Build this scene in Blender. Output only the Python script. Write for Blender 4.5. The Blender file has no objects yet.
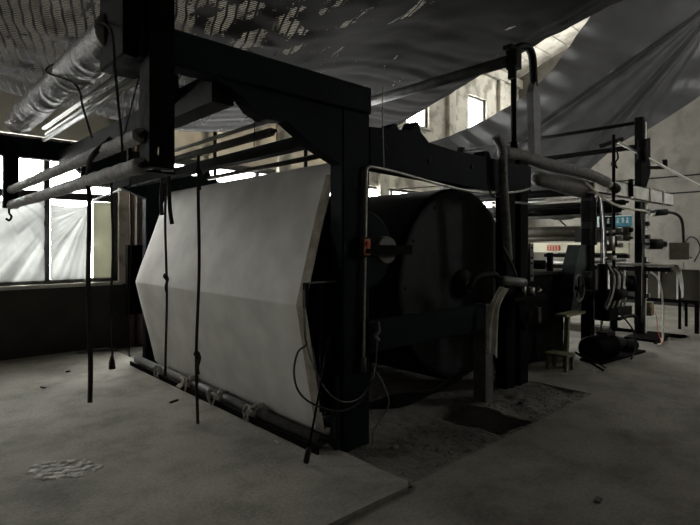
import bpy, bmesh, math, random
from mathutils import Vector, Matrix, noise
random.seed(4)
S = bpy.context.scene
C = S.collection
F_PX = 504.0
cF = Vector((.6824, .7311, 0)).normalized(); cR = Vector((cF.y, -cF.x, 0))
EYE = Vector((0, 0, 1.5))

def ray(px, py):
    return cF + cR * ((px - 350) / F_PX) + Vector((0, 0, 1)) * ((245 - py) / F_PX)
def at(px, py, X=None, Y=None, Z=None, d=None):
    r = ray(px, py)
    if X is not None: t = X / r.x
    elif Y is not None: t = Y / r.y
    elif Z is not None: t = (Z - 1.5) / r.z
    else: t = d
    return EYE + r * t

# ------------------------------------------------------------------ materials
def mat(name, col, rough=.7, metal=0.0, var=.25, scale=6.0, bump=.15, spec=.3, col2=None, stretch=(1, 1, 1), trans=0.0):
    m = bpy.data.materials.new(name); m.use_nodes = True
    nt = m.node_tree; N = nt.nodes; L = nt.links
    b = N['Principled BSDF']
    b.inputs['Roughness'].default_value = rough
    b.inputs['Metallic'].default_value = metal
    b.inputs['Specular IOR Level'].default_value = spec
    tc = N.new('ShaderNodeTexCoord'); mp = N.new('ShaderNodeMapping')
    mp.inputs['Scale'].default_value = stretch
    L.new(tc.outputs['Object'], mp.inputs['Vector'])
    n = N.new('ShaderNodeTexNoise'); n.inputs['Scale'].default_value = scale
    n.inputs['Detail'].default_value = 8; n.inputs['Roughness'].default_value = .62
    L.new(mp.outputs['Vector'], n.inputs['Vector'])
    r = N.new('ShaderNodeValToRGB')
    r.color_ramp.elements[0].position = .32; r.color_ramp.elements[1].position = .68
    c2 = col2 or tuple(min(1, c * (1 + var)) for c in col)
    c1 = tuple(c * (1 - var) for c in col)
    r.color_ramp.elements[0].color = (*c1, 1); r.color_ramp.elements[1].color = (*c2, 1)
    L.new(n.outputs['Fac'], r.inputs['Fac']); L.new(r.outputs['Color'], b.inputs['Base Color'])
    if bump:
        bp = N.new('ShaderNodeBump'); bp.inputs['Strength'].default_value = bump; bp.inputs['Distance'].default_value = .02
        n2 = N.new('ShaderNodeTexNoise'); n2.inputs['Scale'].default_value = scale * 5; n2.inputs['Detail'].default_value = 6
        L.new(mp.outputs['Vector'], n2.inputs['Vector'])
        L.new(n2.outputs['Fac'], bp.inputs['Height']); L.new(bp.outputs['Normal'], b.inputs['Normal'])
    return m

M = {}
M['teal'] = mat('teal_machine_paint', (.005, .0085, .0095), .65, 0, .35, 4, .12, .06)
M['black'] = mat('black_oily_metal', (.0015, .0015, .0015), .65, 0, .4, 7, .2, .05)
M['dark'] = mat('dark_steel', (.010, .010, .0095), .6, .0, .4, 8, .2, .1)
M['steel'] = mat('dull_steel', (.32, .31, .29), .35, .8, .3, 10, .1, .5)
M['greysteel'] = mat('grey_painted_steel', (.09, .09, .086), .55, .1, .35, 7, .2, .4)
M['chrome'] = mat('bright_roller_steel', (.5, .5, .48), .35, .6, .12, 10, 0, .5)
M['white'] = mat('white_painted_metal', (.62, .62, .58), .5, 0, .25, 5, .1, .4)
M['cream'] = mat('cream_panel_paint', (.62, .6, .46), .5, 0, .12, 4, .05, .4)
M['olive'] = mat('olive_brown_panel', (.05, .045, .032), .55, 0, .25, 4, .08, .4)
M['brown'] = mat('rusty_brown_metal', (.055, .042, .03), .6, .2, .4, 9, .3, .3)
M['rust'] = mat('rust_brown_pipe', (.11, .075, .065), .7, 0, .3, 7, .3, .3)
M['rubber'] = mat('black_rubber', (.008, .008, .008), .6, 0, .3, 8, .1, .3)
M['rope'] = mat('dark_webbing', (.035, .032, .028), .9, 0, .4, 60, .4, .1)
M['rag'] = mat('pale_rag_cloth', (.36, .34, .3), .95, 0, .35, 25, .5, .1)
M['whitecloth'] = mat('white_rag_cloth', (.36, .36, .32), .95, 0, .2, 12, .4, .1)
M['wrap'] = mat('grey_plastic_wrap', (.19, .19, .186), .28, .0, .45, 14, .5, .6)
M['wrap2'] = mat('dusty_wrap', (.12, .117, .11), .6, .05, .45, 20, .6, .4)
M['orange'] = mat('orange_plastic', (.42, .17, .05), .5, 0, .3, 12, .1, .4)
M['red'] = mat('red_plastic', (.4, .03, .02), .5, 0, .3, 12, .1, .4)
M['blue'] = mat('blue_green_banner', (.05, .21, .27), .6, 0, .15, 8, .05, .3)
M['markwhite'] = mat('white_lettering', (.6, .7, .7), .6, 0, .05, 8, 0, .3)
M['markred'] = mat('red_lettering', (.55, .1, .06), .6, 0, .1, 8, 0, .3)
M['hose'] = mat('pale_hose', (.45, .44, .38), .5, 0, .2, 12, .1, .4)
M['green'] = mat('faded_green_paint', (.02, .035, .034), .55, 0, .4, 9, .25, .4)
M['mustard'] = mat('dirty_yellow_green_metal', (.15, .15, .09), .6, 0, .4, 12, .3, .3)
M['drum'] = mat('drum_end_paint', (.022, .025, .026), .6, .0, .35, 2.5, .08, .1)
M['edge_shade'] = mat('shaded_felt_edge', (.27, .25, .2), .9, 0, .3, 9, .3, .1)  # felt colour with the shade of its near edge put in
M['wrap3'] = mat('pale_dusty_wrap', (.26, .255, .24), .5, 0, .4, 22, .6, .4)
M['wood'] = mat('dark_frame_paint', (.045, .042, .038), .6, 0, .3, 8, .2, .3)

def wall_mat(name, upper, lower, zsplit, stain=.35):
    m = mat(name, upper, .9, 0, .16, 1.6, .25, .15)
    nt = m.node_tree; N = nt.nodes; L = nt.links; b = N['Principled BSDF']
    src = b.inputs['Base Color'].links[0].from_socket
    g = N.new('ShaderNodeNewGeometry'); sp = N.new('ShaderNodeSeparateXYZ')
    L.new(g.outputs['Position'], sp.inputs[0])
    n = N.new('ShaderNodeTexNoise'); n.inputs['Scale'].default_value = 3; n.inputs['Detail'].default_value = 8
    L.new(g.outputs['Position'], n.inputs['Vector'])
    # dirt blotches with their own outline
    r = N.new('ShaderNodeValToRGB'); r.color_ramp.elements[0].position = .5; r.color_ramp.elements[1].position = .62
    L.new(n.outputs['Fac'], r.inputs['Fac'])
    mx = N.new('ShaderNodeMix'); mx.data_type = 'RGBA'; mx.blend_type = 'MULTIPLY'; mx.inputs[0].default_value = 1
    k = N.new('ShaderNodeMix'); k.data_type = 'RGBA'
    L.new(r.outputs['Color'], k.inputs[0]); k.inputs[6].default_value = (1, 1, 1, 1); k.inputs[7].default_value = (1 - stain, 1 - stain, 1 - stain * 1.05, 1)
    L.new(src, mx.inputs[6]); L.new(k.outputs[2], mx.inputs[7])
    if zsplit is not None:
        c = N.new('ShaderNodeMath'); c.operation = 'GREATER_THAN'; c.inputs[1].default_value = zsplit
        L.new(sp.outputs['Z'], c.inputs[0])
        f = N.new('ShaderNodeMix'); f.data_type = 'RGBA'
        low = N.new('ShaderNodeMix'); low.data_type = 'RGBA'
        low.inputs[6].default_value = (*[v * .55 for v in lower], 1); low.inputs[7].default_value = (*[v * 1.3 for v in lower], 1)
        L.new(n.outputs['Fac'], low.inputs[0])
        L.new(c.outputs[0], f.inputs[0]); L.new(low.outputs[2], f.inputs[6]); L.new(mx.outputs[2], f.inputs[7])
        L.new(f.outputs[2], b.inputs['Base Color'])
    else:
        L.new(mx.outputs[2], b.inputs['Base Color'])
    return m
M['wall_left'] = wall_mat('limewashed_wall', (.62, .59, .51), (.055, .05, .045), .93, .45)
M['wall_far'] = wall_mat('grey_plaster_wall', (.2, .19, .17), (.03, .029, .027), .87, .2)
M['ceil'] = wall_mat('concrete_ceiling', (.48, .455, .4), None, None, .3)
M['sill'] = mat('worn_white_sill', (.5, .49, .45), .8, 0, .3, 8, .2, .2)

def floor_mat(name, a, b_, crack, bump):
    m = mat(name, a, .85, 0, .2, 1.1, 0, .25, col2=b_)
    nt = m.node_tree; N = nt.nodes; L = nt.links; b = N['Principled BSDF']
    src = b.inputs['Base Color'].links[0].from_socket
    g = N.new('ShaderNodeNewGeometry')
    n = N.new('ShaderNodeTexNoise'); n.inputs['Scale'].default_value = 2.2; n.inputs['Detail'].default_value = 12; n.inputs['Roughness'].default_value = .7
    L.new(g.outputs['Position'], n.inputs['Vector'])
    r = N.new('ShaderNodeValToRGB'); r.color_ramp.elements[0].position = .36; r.color_ramp.elements[1].position = .52
    r.color_ramp.elements[0].color = (.72, .71, .69, 1); r.color_ramp.elements[1].color = (1, 1, 1, 1)
    L.new(n.outputs['Fac'], r.inputs['Fac'])
    mx = N.new('ShaderNodeMix'); mx.data_type = 'RGBA'; mx.blend_type = 'MULTIPLY'; mx.inputs[0].default_value = .8
    L.new(src, mx.inputs[6]); L.new(r.outputs['Color'], mx.inputs[7])
    n3 = N.new('ShaderNodeTexNoise'); n3.inputs['Scale'].default_value = 45; n3.inputs['Detail'].default_value = 8
    L.new(g.outputs['Position'], n3.inputs['Vector'])
    r3 = N.new('ShaderNodeValToRGB'); r3.color_ramp.elements[0].position = .3; r3.color_ramp.elements[1].position = .7
    r3.color_ramp.elements[0].color = (.72, .72, .72, 1); r3.color_ramp.elements[1].color = (1, 1, 1, 1)
    L.new(n3.outputs['Fac'], r3.inputs['Fac'])
    m2 = N.new('ShaderNodeMix'); m2.data_type = 'RGBA'; m2.blend_type = 'MULTIPLY'; m2.inputs[0].default_value = 1
    L.new(mx.outputs[2], m2.inputs[6]); L.new(r3.outputs['Color'], m2.inputs[7])
    L.new(m2.outputs[2], b.inputs['Base Color'])
    bp = N.new('ShaderNodeBump'); bp.inputs['Strength'].default_value = bump; bp.inputs['Distance'].default_value = .02
    ad = N.new('ShaderNodeMath'); ad.operation = 'ADD'
    L.new(n.outputs['Fac'], ad.inputs[0]); L.new(n3.outputs['Fac'], ad.inputs[1])
    L.new(ad.outputs[0], bp.inputs['Height']); L.new(bp.outputs['Normal'], b.inputs['Normal'])
    return m
M['floor'] = floor_mat('worn_concrete_floor', (.2, .19, .165), (.27, .26, .225), .5, .25)
M['slab'] = floor_mat('pale_concrete_slab', (.25, .24, .21), (.36, .345, .3), .5, .2)
M['dirt'] = floor_mat('dirt_and_rubble', (.14, .132, .115), (.21, .2, .175), .5, .9)
M['plaster'] = mat('spilled_white_plaster', (.5, .49, .46), .9, 0, .2, 30, .5, .1)

def sheet_mat(name, col, transl, transp, rough=.8):
    m = bpy.data.materials.new(name); m.use_nodes = True
    nt = m.node_tree; N = nt.nodes; L = nt.links
    for x in list(N): N.remove(x)
    o = N.new('ShaderNodeOutputMaterial'); d = N.new('ShaderNodeBsdfPrincipled'); t = N.new('ShaderNodeBsdfTranslucent'); tr = N.new('ShaderNodeBsdfTransparent')
    d.inputs['Base Color'].default_value = (*col, 1); d.inputs['Roughness'].default_value = rough
    t.inputs['Color'].default_value = (*col, 1)
    tc = N.new('ShaderNodeTexCoord'); n = N.new('ShaderNodeTexNoise'); n.inputs['Scale'].default_value = 3; n.inputs['Detail'].default_value = 6
    L.new(tc.outputs['Object'], n.inputs['Vector'])
    r = N.new('ShaderNodeValToRGB'); r.color_ramp.elements[0].color = (*[c * .8 for c in col], 1); r.color_ramp.elements[1].color = (*col, 1)
    r.color_ramp.elements[0].position = .35; r.color_ramp.elements[1].position = .65
    L.new(n.outputs['Fac'], r.inputs['Fac']); L.new(r.outputs['Color'], d.inputs['Base Color']); L.new(r.outputs['Color'], t.inputs['Color'])
    a = N.new('ShaderNodeMixShader'); a.inputs[0].default_value = transl
    L.new(d.outputs[0], a.inputs[1]); L.new(t.outputs[0], a.inputs[2])
    b = N.new('ShaderNodeMixShader'); b.inputs[0].default_value = transp
    L.new(a.outputs[0], b.inputs[1]); L.new(tr.outputs[0], b.inputs[2]); L.new(b.outputs[0], o.inputs['Surface'])
    return m
M['plastic'] = sheet_mat('window_plastic_sheet', (.31, .32, .31), .38, .0, .5)
M['paper'] = sheet_mat('papered_pane', (.4, .4, .35), .4, .0, .8)
M['paperdim'] = sheet_mat('old_yellowed_paper', (.36, .33, .28), .3, .0, .8)
M['glass'] = sheet_mat('dusty_window_glass', (.8, .85, .85), .7, .75, .2)
M['tarp'] = sheet_mat('dark_grey_tarpaulin', (.058, .059, .06), .28, .0, .4)
M['fabric'] = sheet_mat('off_white_felt', (.66, .65, .61), .08, .0, .85)

def folded_sheet(name, col, ax, az, dens, base):
    m = sheet_mat(name, col, base, 0.0, .5); nt = m.node_tree; N = nt.nodes; L = nt.links
    g = N.new('ShaderNodeNewGeometry'); sp = N.new('ShaderNodeSeparateXYZ'); L.new(g.outputs['Position'], sp.inputs[0])
    def sub(sock, v):
        k = N.new('ShaderNodeMath'); k.operation = 'SUBTRACT'; k.inputs[1].default_value = v; L.new(sock, k.inputs[0]); return k.outputs[0]
    at2 = N.new('ShaderNodeMath'); at2.operation = 'ARCTAN2'; L.new(sub(sp.outputs['Z'], az), at2.inputs[0]); L.new(sub(sp.outputs['X'], ax), at2.inputs[1])
    cb = N.new('ShaderNodeCombineXYZ'); L.new(at2.outputs[0], cb.inputs[0])
    k2 = N.new('ShaderNodeMath'); k2.operation = 'MULTIPLY'; k2.inputs[1].default_value = .06; L.new(sp.outputs['X'], k2.inputs[0]); L.new(k2.outputs[0], cb.inputs[1])
    n = N.new('ShaderNodeTexNoise'); n.inputs['Scale'].default_value = dens; n.inputs['Detail'].default_value = 3; n.inputs['Distortion'].default_value = .4
    L.new(cb.outputs[0], n.inputs['Vector'])
    n2 = N.new('ShaderNodeTexNoise'); n2.inputs['Scale'].default_value = 2.5; n2.inputs['Detail'].default_value = 5; L.new(g.outputs['Position'], n2.inputs['Vector'])
    ad = N.new('ShaderNodeMath'); ad.operation = 'MULTIPLY_ADD'; ad.inputs[1].default_value = .75; L.new(n.outputs['Fac'], ad.inputs[0])
    k3 = N.new('ShaderNodeMath'); k3.operation = 'MULTIPLY'; k3.inputs[1].default_value = .25; L.new(n2.outputs['Fac'], k3.inputs[0]); L.new(k3.outputs[0], ad.inputs[2])
    r = N.new('ShaderNodeValToRGB'); r.color_ramp.elements[0].position = .36; r.color_ramp.elements[1].position = .62
    r.color_ramp.elements[0].color = (*[c * .35 for c in col], 1); r.color_ramp.elements[1].color = (*[c * 1.1 for c in col], 1)
    L.new(ad.outputs[0], r.inputs['Fac'])
    for b in N:
        if b.type == 'BSDF_TRANSLUCENT': L.new(r.outputs['Color'], b.inputs['Color'])
    return m
M['plastic'] = folded_sheet('window_plastic_sheet', (.28, .29, .28), 2.05, 2.35, 16, .155)
M['plasticfan'] = folded_sheet('creased_plastic_sheet', (.28, .29, .28), 2.2, 2.06, 9, .155)
M['paper'] = sheet_mat('papered_pane', (.42, .42, .35), .3, .0, .8)
def net_mat():
    m = bpy.data.materials.new('black_shade_netting'); m.use_nodes = True
    nt = m.node_tree; N = nt.nodes; L = nt.links
    for x in list(N): N.remove(x)
    o = N.new('ShaderNodeOutputMaterial'); d = N.new('ShaderNodeBsdfPrincipled'); tr = N.new('ShaderNodeBsdfTransparent'); t = N.new('ShaderNodeBsdfTranslucent')
    d.inputs['Base Color'].default_value = (.018, .0175, .018, 1); d.inputs['Roughness'].default_value = .9; d.inputs['Specular IOR Level'].default_value = .1
    t.inputs['Color'].default_value = (.04, .038, .038, 1)
    tc = N.new('ShaderNodeTexCoord')
    def wave(rot, scale, dist):
        mp = N.new('ShaderNodeMapping'); mp.inputs['Rotation'].default_value = (0, 0, rot)
        L.new(tc.outputs['Object'], mp.inputs['Vector'])
        w = N.new('ShaderNodeTexWave'); w.inputs['Scale'].default_value = scale; w.inputs['Distortion'].default_value = dist
        w.inputs['Detail'].default_value = 1; w.inputs['Detail Scale'].default_value = .6
        L.new(mp.outputs['Vector'], w.inputs['Vector']); return w
    w1 = wave(1.9, 12.5, 1.4); w2 = wave(1.9 + math.pi / 2, 4.0, 3.0)
    g1 = N.new('ShaderNodeMath'); g1.operation = 'GREATER_THAN'; g1.inputs[1].default_value = .45; L.new(w1.outputs['Fac'], g1.inputs[0])
    g2 = N.new('ShaderNodeMath'); g2.operation = 'GREATER_THAN'; g2.inputs[1].default_value = .16; L.new(w2.outputs['Fac'], g2.inputs[0])
    hole = N.new('ShaderNodeMath'); hole.operation = 'MULTIPLY'; L.new(g1.outputs[0], hole.inputs[0]); L.new(g2.outputs[0], hole.inputs[1])
    # where several layers of net lie on each other the holes close
    mp = N.new('ShaderNodeMapping'); mp.inputs['Scale'].default_value = (1.6, .7, 1); mp.inputs['Rotation'].default_value = (0, 0, .6)
    L.new(tc.outputs['Object'], mp.inputs['Vector'])
    n = N.new('ShaderNodeTexNoise'); n.inputs['Scale'].default_value = 2.6; n.inputs['Detail'].default_value = 7; n.inputs['Roughness'].default_value = .68
    L.new(mp.outputs['Vector'], n.inputs['Vector'])
    sx = N.new('ShaderNodeSeparateXYZ'); L.new(tc.outputs['Object'], sx.inputs[0])
    # the doubled part of the net lies over the machine (x > 1.5)
    mr = N.new('ShaderNodeMapRange'); mr.inputs[1].default_value = .8; mr.inputs[2].default_value = 4.2; mr.inputs[3].default_value = .38; mr.inputs[4].default_value = .66
    L.new(sx.outputs['X'], mr.inputs[0])
    gt = N.new('ShaderNodeMath'); gt.operation = 'GREATER_THAN'; L.new(n.outputs['Fac'], gt.inputs[0]); L.new(mr.outputs[0], gt.inputs[1])
    h2 = N.new('ShaderNodeMath'); h2.operation = 'MULTIPLY'; L.new(hole.outputs[0], h2.inputs[0]); L.new(gt.outputs[0], h2.inputs[1])
    a = N.new('ShaderNodeMixShader'); a.inputs[0].default_value = .2
    L.new(d.outputs[0], a.inputs[1]); L.new(t.outputs[0], a.inputs[2])
    b = N.new('ShaderNodeMixShader'); L.new(h2.outputs[0], b.inputs[0])
    L.new(a.outputs[0], b.inputs[1]); L.new(tr.outputs[0], b.inputs[2]); L.new(b.outputs[0], o.inputs['Surface'])
    return m
M['net'] = net_mat()

# ------------------------------------------------------------------ mesh helpers
class MB:
    def __init__(s): s.b = bmesh.new()
    def box(s, x0, x1, y0, y1, z0, z1, bev=0.0):
        t = bmesh.new(); bmesh.ops.create_cube(t, size=1)
        for v in t.verts:
            v.co = Vector(((x0 + x1) / 2 + v.co.x * abs(x1 - x0), (y0 + y1) / 2 + v.co.y * abs(y1 - y0), (z0 + z1) / 2 + v.co.z * abs(z1 - z0)))
        if bev: bmesh.ops.bevel(t, geom=t.edges[:], offset=bev, segments=1, affect='EDGES')
        s._m(t); return s
    def _m(s, t, smooth=False):
        me = bpy.data.meshes.new('t')
        if smooth:
            for f in t.faces: f.smooth = True
        t.to_mesh(me); s.b.from_mesh(me); bpy.data.meshes.remove(me); t.free()
    def obar(s, p0, p1, w, h, bev=0.0):
        """box bar from p0 to p1, width w (sideways) and height h"""
        p0 = Vector(p0); p1 = Vector(p1); d = p1 - p0; l = d.length; z = d.normalized()
        up = Vector((0, 0, 1)) if abs(z.z) < .95 else Vector((0, 1, 0))
        x = up.cross(z).normalized(); y = z.cross(x)
        m = Matrix((x, y, z)).transposed().to_4x4(); m.translation = (p0 + p1) / 2
        t = bmesh.new(); bmesh.ops.create_cube(t, size=1)
        for v in t.verts: v.co = m @ Vector((v.co.x * w, v.co.y * h, v.co.z * l))
        if bev: bmesh.ops.bevel(t, geom=t.edges[:], offset=bev, segments=1, affect='EDGES')
        s._m(t); return s
    def cyl(s, p0, p1, r, seg=16, r2=None):
        p0 = Vector(p0); p1 = Vector(p1); d = p1 - p0
        t = bmesh.new()
        bmesh.ops.create_cone(t, cap_ends=True, segments=seg, radius1=r, radius2=r if r2 is None else r2, depth=d.length)
        m = d.to_track_quat('Z', 'Y').to_matrix().to_4x4(); m.translation = (p0 + p1) / 2
        bmesh.ops.transform(t, matrix=m, verts=t.verts)
        for f in t.faces: f.smooth = len(f.verts) == 4
        s._m(t); return s
    def lathe(s, p0, p1, prof, seg=20, wob=0.0, sd=0):
        """prof: list of (t along 0..1, radius)"""
        p0 = Vector(p0); p1 = Vector(p1); d = p1 - p0; z = d.normalized()
        x = z.orthogonal().normalized(); y = z.cross(x)
        rings = []
        for i, (u, r) in enumerate(prof):
            ring = []
            for k in range(seg):
                a = 2 * math.pi * k / seg
                rr = r
                if wob: rr = r * (1 + wob * noise.noise(Vector((u * 30 + sd, math.cos(a) * 1.3, math.sin(a) * 1.3))))
                ring.append(s.b.verts.new(p0 + d * u + x * (math.cos(a) * rr) + y * (math.sin(a) * rr)))
            rings.append(ring)
        for A, B in zip(rings, rings[1:]):
            for k in range(seg):
                f = s.b.faces.new((A[k], A[(k + 1) % seg], B[(k + 1) % seg], B[k])); f.smooth = True
        s.b.faces.new(rings[0][::-1]); s.b.faces.new(rings[-1]); return s
    def tube(s, pts, r, seg=8, smooth=True, flat=1.0):
        pts = [Vector(p) for p in pts]
        if smooth and len(pts) > 2:
            q = []
            P = [pts[0] * 2 - pts[1]] + pts + [pts[-1] * 2 - pts[-2]]
            for i in range(1, len(P) - 2):
                for k in range(6):
                    t = k / 6; a, b, c, d = P[i - 1:i + 3]
                    q.append(.5 * ((2 * b) + (c - a) * t + (2 * a - 5 * b + 4 * c - d) * t * t + (3 * b - a - 3 * c + d) * t ** 3))
            q.append(pts[-1]); pts = q
        n = None; rings = []
        for i, p in enumerate(pts):
            t = (pts[min(i + 1, len(pts) - 1)] - pts[max(i - 1, 0)])
            if t.length < 1e-9: t = Vector((0, 0, 1))
            t.normalize()
            if n is None: n = (cR - t * cR.dot(t)).normalized() if abs(cR.dot(t)) < .95 else t.orthogonal().normalized()
            n = (n - t * n.dot(t)).normalized(); b = t.cross(n)
            rings.append([s.b.verts.new(p + (n * math.cos(2 * math.pi * k / seg) + b * math.sin(2 * math.pi * k / seg) * flat) * r) for k in range(seg)])
        for A, B in zip(rings, rings[1:]):
            for k in range(seg):
                f = s.b.faces.new((A[k], A[(k + 1) % seg], B[(k + 1) % seg], B[k])); f.smooth = True
        s.b.faces.new(rings[0][::-1]); s.b.faces.new(rings[-1]); return s
    def prism_y(s, poly, y0, y1):
        """polygon in XZ extruded along Y"""
        a = [s.b.verts.new((x, y0, z)) for x, z in poly]; b = [s.b.verts.new((x, y1, z)) for x, z in poly]
        n = len(poly)
        s.b.faces.new(a); s.b.faces.new(b[::-1])
        for i in range(n): s.b.faces.new((a[(i + 1) % n], a[i], b[i], b[(i + 1) % n]))
        return s
    def grid(s, fn, nu, nv, smooth=True):
        g = [[s.b.verts.new(fn(i / nu, j / nv)) for j in range(nv + 1)] for i in range(nu + 1)]
        for i in range(nu):
            for j in range(nv):
                f = s.b.faces.new((g[i][j], g[i + 1][j], g[i + 1][j + 1], g[i][j + 1])); f.smooth = smooth
        return s
    def build(s, name, m, parent=None, thick=0.0):
        bmesh.ops.recalc_face_normals(s.b, faces=s.b.faces[:])
        if parent is not None:
            off = Vector((0, 0, 0)); p = parent
            while p is not None: off += p.location; p = p.parent
            for v in s.b.verts: v.co -= off
        me = bpy.data.meshes.new(name); s.b.to_mesh(me); s.b.free()
        me.materials.append(M[m] if isinstance(m, str) else m)
        o = bpy.data.objects.new(name, me); C.objects.link(o)
        if parent is not None: o.parent = parent
        if thick:
            md = o.modifiers.new('thickness', 'SOLIDIFY'); md.thickness = thick; md.offset = 0
        return o

def tag(o, label, cat, group=None, kind=None):
    o['label'] = label; o['category'] = cat
    if group: o['group'] = group
    if kind: o['kind'] = kind
    return o
def thing(name, loc, label, cat, group=None):
    o = bpy.data.objects.new(name, None); C.objects.link(o); o.location = loc; o.empty_display_size = .1
    return tag(o, label, cat, group)
def struct(name, mb, m, label=None, parent=None):
    o = mb.build(name, m, parent)
    if parent is None: o['kind'] = 'structure'; o['category'] = name.split('_')[0]
    if label: o['label'] = label
    return o

# ------------------------------------------------------------------ the hall
X0, X1, Y0, Y1 = -6.0, 14.3, -4.5, 7.75
EAVE, RIDGE_Y, RIDGE = 6.5, 1.6, 8.7
# floor with two pits
PITS = [(3.58, 4.08, 2.12, 2.9), (9.42, 9.78, 2.3, 6.2)]
def floor_mesh(x0, x1, y0, y1, z, holes, mb):
    xs = sorted({x0, x1, *[h[0] for h in holes], *[h[1] for h in holes]}); ys = sorted({y0, y1, *[h[2] for h in holes], *[h[3] for h in holes]})
    for a, b in zip(xs, xs[1:]):
        for c, d in zip(ys, ys[1:]):
            if any(h[0] <= a and b <= h[1] and h[2] <= c and d <= h[3] for h in holes): continue
            mb.box(a, b, c, d, z - .12, z)
    for h in holes:
        mb.box(h[0] - .05, h[1] + .05, h[2] - .05, h[3] + .05, z - .6, z - .5)
        mb.box(h[0] - .05, h[0], h[2], h[3], z - .5, z); mb.box(h[1], h[1] + .05, h[2], h[3], z - .5, z)
        mb.box(h[0], h[1], h[2] - .05, h[2], z - .5, z); mb.box(h[0], h[1], h[3], h[3] + .05, z - .5, z)
    return mb
fl = MB(); fl.box(X0 - .3, X1 + .3, Y0 - .3, Y1 + .3, -.9, -.72)
fl.box(X0, 2.42, Y0, 2.02, -.12, 0); fl.box(2.3, 2.6, 1.9, 2.3, -.12, -.035)
floor_mesh(2.42, X1, Y0, 2.05, 0, [], fl)
floor_mesh(5.25, X1, 2.05, Y1, 0, [PITS[1]], fl)
struct('floor', fl, 'floor', 'worn grey concrete floor running beside the machine to the far wall')
# raised pale slab
def rough_edge(mb):
    pts = [(X0, 2.02)]
    n = 36
    for i in range(1, n): pts.append((X0 + (2.42 - X0) * i / n, 2.02 + random.uniform(-.008, .008)))
    pts += [(2.36, 2.01), (2.42, 2.06)]
    for i in range(1, 20): pts.append((2.42 + random.uniform(-.012, .012), 2.06 + (Y1 - 2.06) * i / 20))
    pts += [(2.42, Y1), (X0, Y1)]
    a = [mb.b.verts.new((x, y, -.12)) for x, y in pts]; b = [mb.b.verts.new((x, y, .022)) for x, y in pts]
    mb.b.faces.new(a[::-1]); mb.b.faces.new(b)
    for i in range(len(pts)): mb.b.faces.new((a[i], a[(i + 1) % len(pts)], b[(i + 1) % len(pts)], b[i]))
    return mb
struct('floor', rough_edge(MB()), 'slab', 'pale raised concrete slab under the hanging straps')
# dirt bed
dm = MB()
def dirt_fn(u, v, z0=-.012):
    x = 2.42 + (5.25 - 2.42) * u; y = 2.05 + (Y1 - 2.05) * v
    z = z0 + .028 * noise.fractal(Vector((x * 3, y * 3, 0)), 1.0, 2.0, 5) + .012 * noise.noise(Vector((x * 17, y * 17, 3)))
    h = PITS[0]
    if h[0] < x < h[1] and h[2] < y < h[3]: z = -.5
    return Vector((x, y, z))
dm.grid(dirt_fn, 150, 220, True)
struct('floor', dm, 'dirt', 'dark dirt and rubble bed under the machine')

# walls with openings
def wall_y(y, th, openings, zt, mb, x0=X0, x1=X1):
    xs = sorted({x0, x1, *[o[0] for o in openings], *[o[1] for o in openings]}); zs = sorted({-.8, zt, *[o[2] for o in openings], *[o[3] for o in openings]})
    for a, b in zip(xs, xs[1:]):
        for c, d in zip(zs, zs[1:]):
            if any(o[0] <= a and b <= o[1] and o[2] <= c and d <= o[3] for o in openings): continue
            mb.box(a, b, y, y + th, c, d)
    return mb
WL = [(-3.0, -1.9, 2.1, 4.6), (.5, 2.58, .97, 2.95), (3.1, 7.2, .97, 3.9), (7.6, 9.6, .97, 2.8), (11.3, 13.0, .97, 2.8)]
CL = [(9.05, 9.9), (11.6, 12.5)]
CLZ = (4.36, 5.58)
HI = []
struct('wall_left', wall_y(Y1, .3, WL + [(a, b, *CLZ) for a, b in CL] + HI, EAVE + .1, MB()), 'wall_left', 'limewashed wall with dark dado holding the window')
WR_ADDED = [(a, b, 4.1, 6.4) for a, b in [(12.0, 13.8)]]  # added unseen window to brighten the floor at the right
struct('wall_right', wall_y(Y0 - .3, .3, WR_ADDED, EAVE + .1, MB()), 'wall_left')
g = MB(); g.prism_y  # (ends are gabled)
def gable(x, th):
    mb = MB(); poly = [(Y0 - .3, -.8), (Y1 + .3, -.8), (Y1 + .3, EAVE), (RIDGE_Y, RIDGE), (Y0 - .3, EAVE)]
    a = [mb.b.verts.new((x, y, z)) for y, z in poly]; b = [mb.b.verts.new((x + th, y, z)) for y, z in poly]
    mb.b.faces.new(a); mb.b.faces.new(b[::-1])
    for i in range(5): mb.b.faces.new((a[i], a[(i + 1) % 5], b[(i + 1) % 5], b[i]))
    return mb
WF_ADDED = [(2.2, 4.0, 5.2, 6.4), (5.0, 6.6, 5.2, 6.4)]  # added high windows, hidden behind the tarpaulin, to light the upper hall
def far_wall():
    mb = MB(); ys_ = sorted({Y0 - .3, Y1 + .3, *[o[0] for o in WF_ADDED], *[o[1] for o in WF_ADDED]}); zs = [-.8, 5.2, 6.4, EAVE]
    for a, b in zip(ys_, ys_[1:]):
        for c, d in zip(zs, zs[1:]):
            if any(o[0] <= a and b <= o[1] and o[2] <= c and d <= o[3] for o in WF_ADDED): continue
            mb.box(X1, X1 + .3, a, b, c, d)
    poly = [(Y0 - .3, EAVE), (Y1 + .3, EAVE), (RIDGE_Y, RIDGE)]
    a = [mb.b.verts.new((X1, y, z)) for y, z in poly]; b = [mb.b.verts.new((X1 + .3, y, z)) for y, z in poly]
    mb.b.faces.new(a); mb.b.faces.new(b[::-1])
    for i in range(3): mb.b.faces.new((a[i], a[(i + 1) % 3], b[(i + 1) % 3], b[i]))
    return mb
struct('wall_far', far_wall(), 'wall_far', 'grey plaster end wall with dark dado behind the machine')
struct('wall_back', gable(X0 - .3, .3), 'wall_far')
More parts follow.
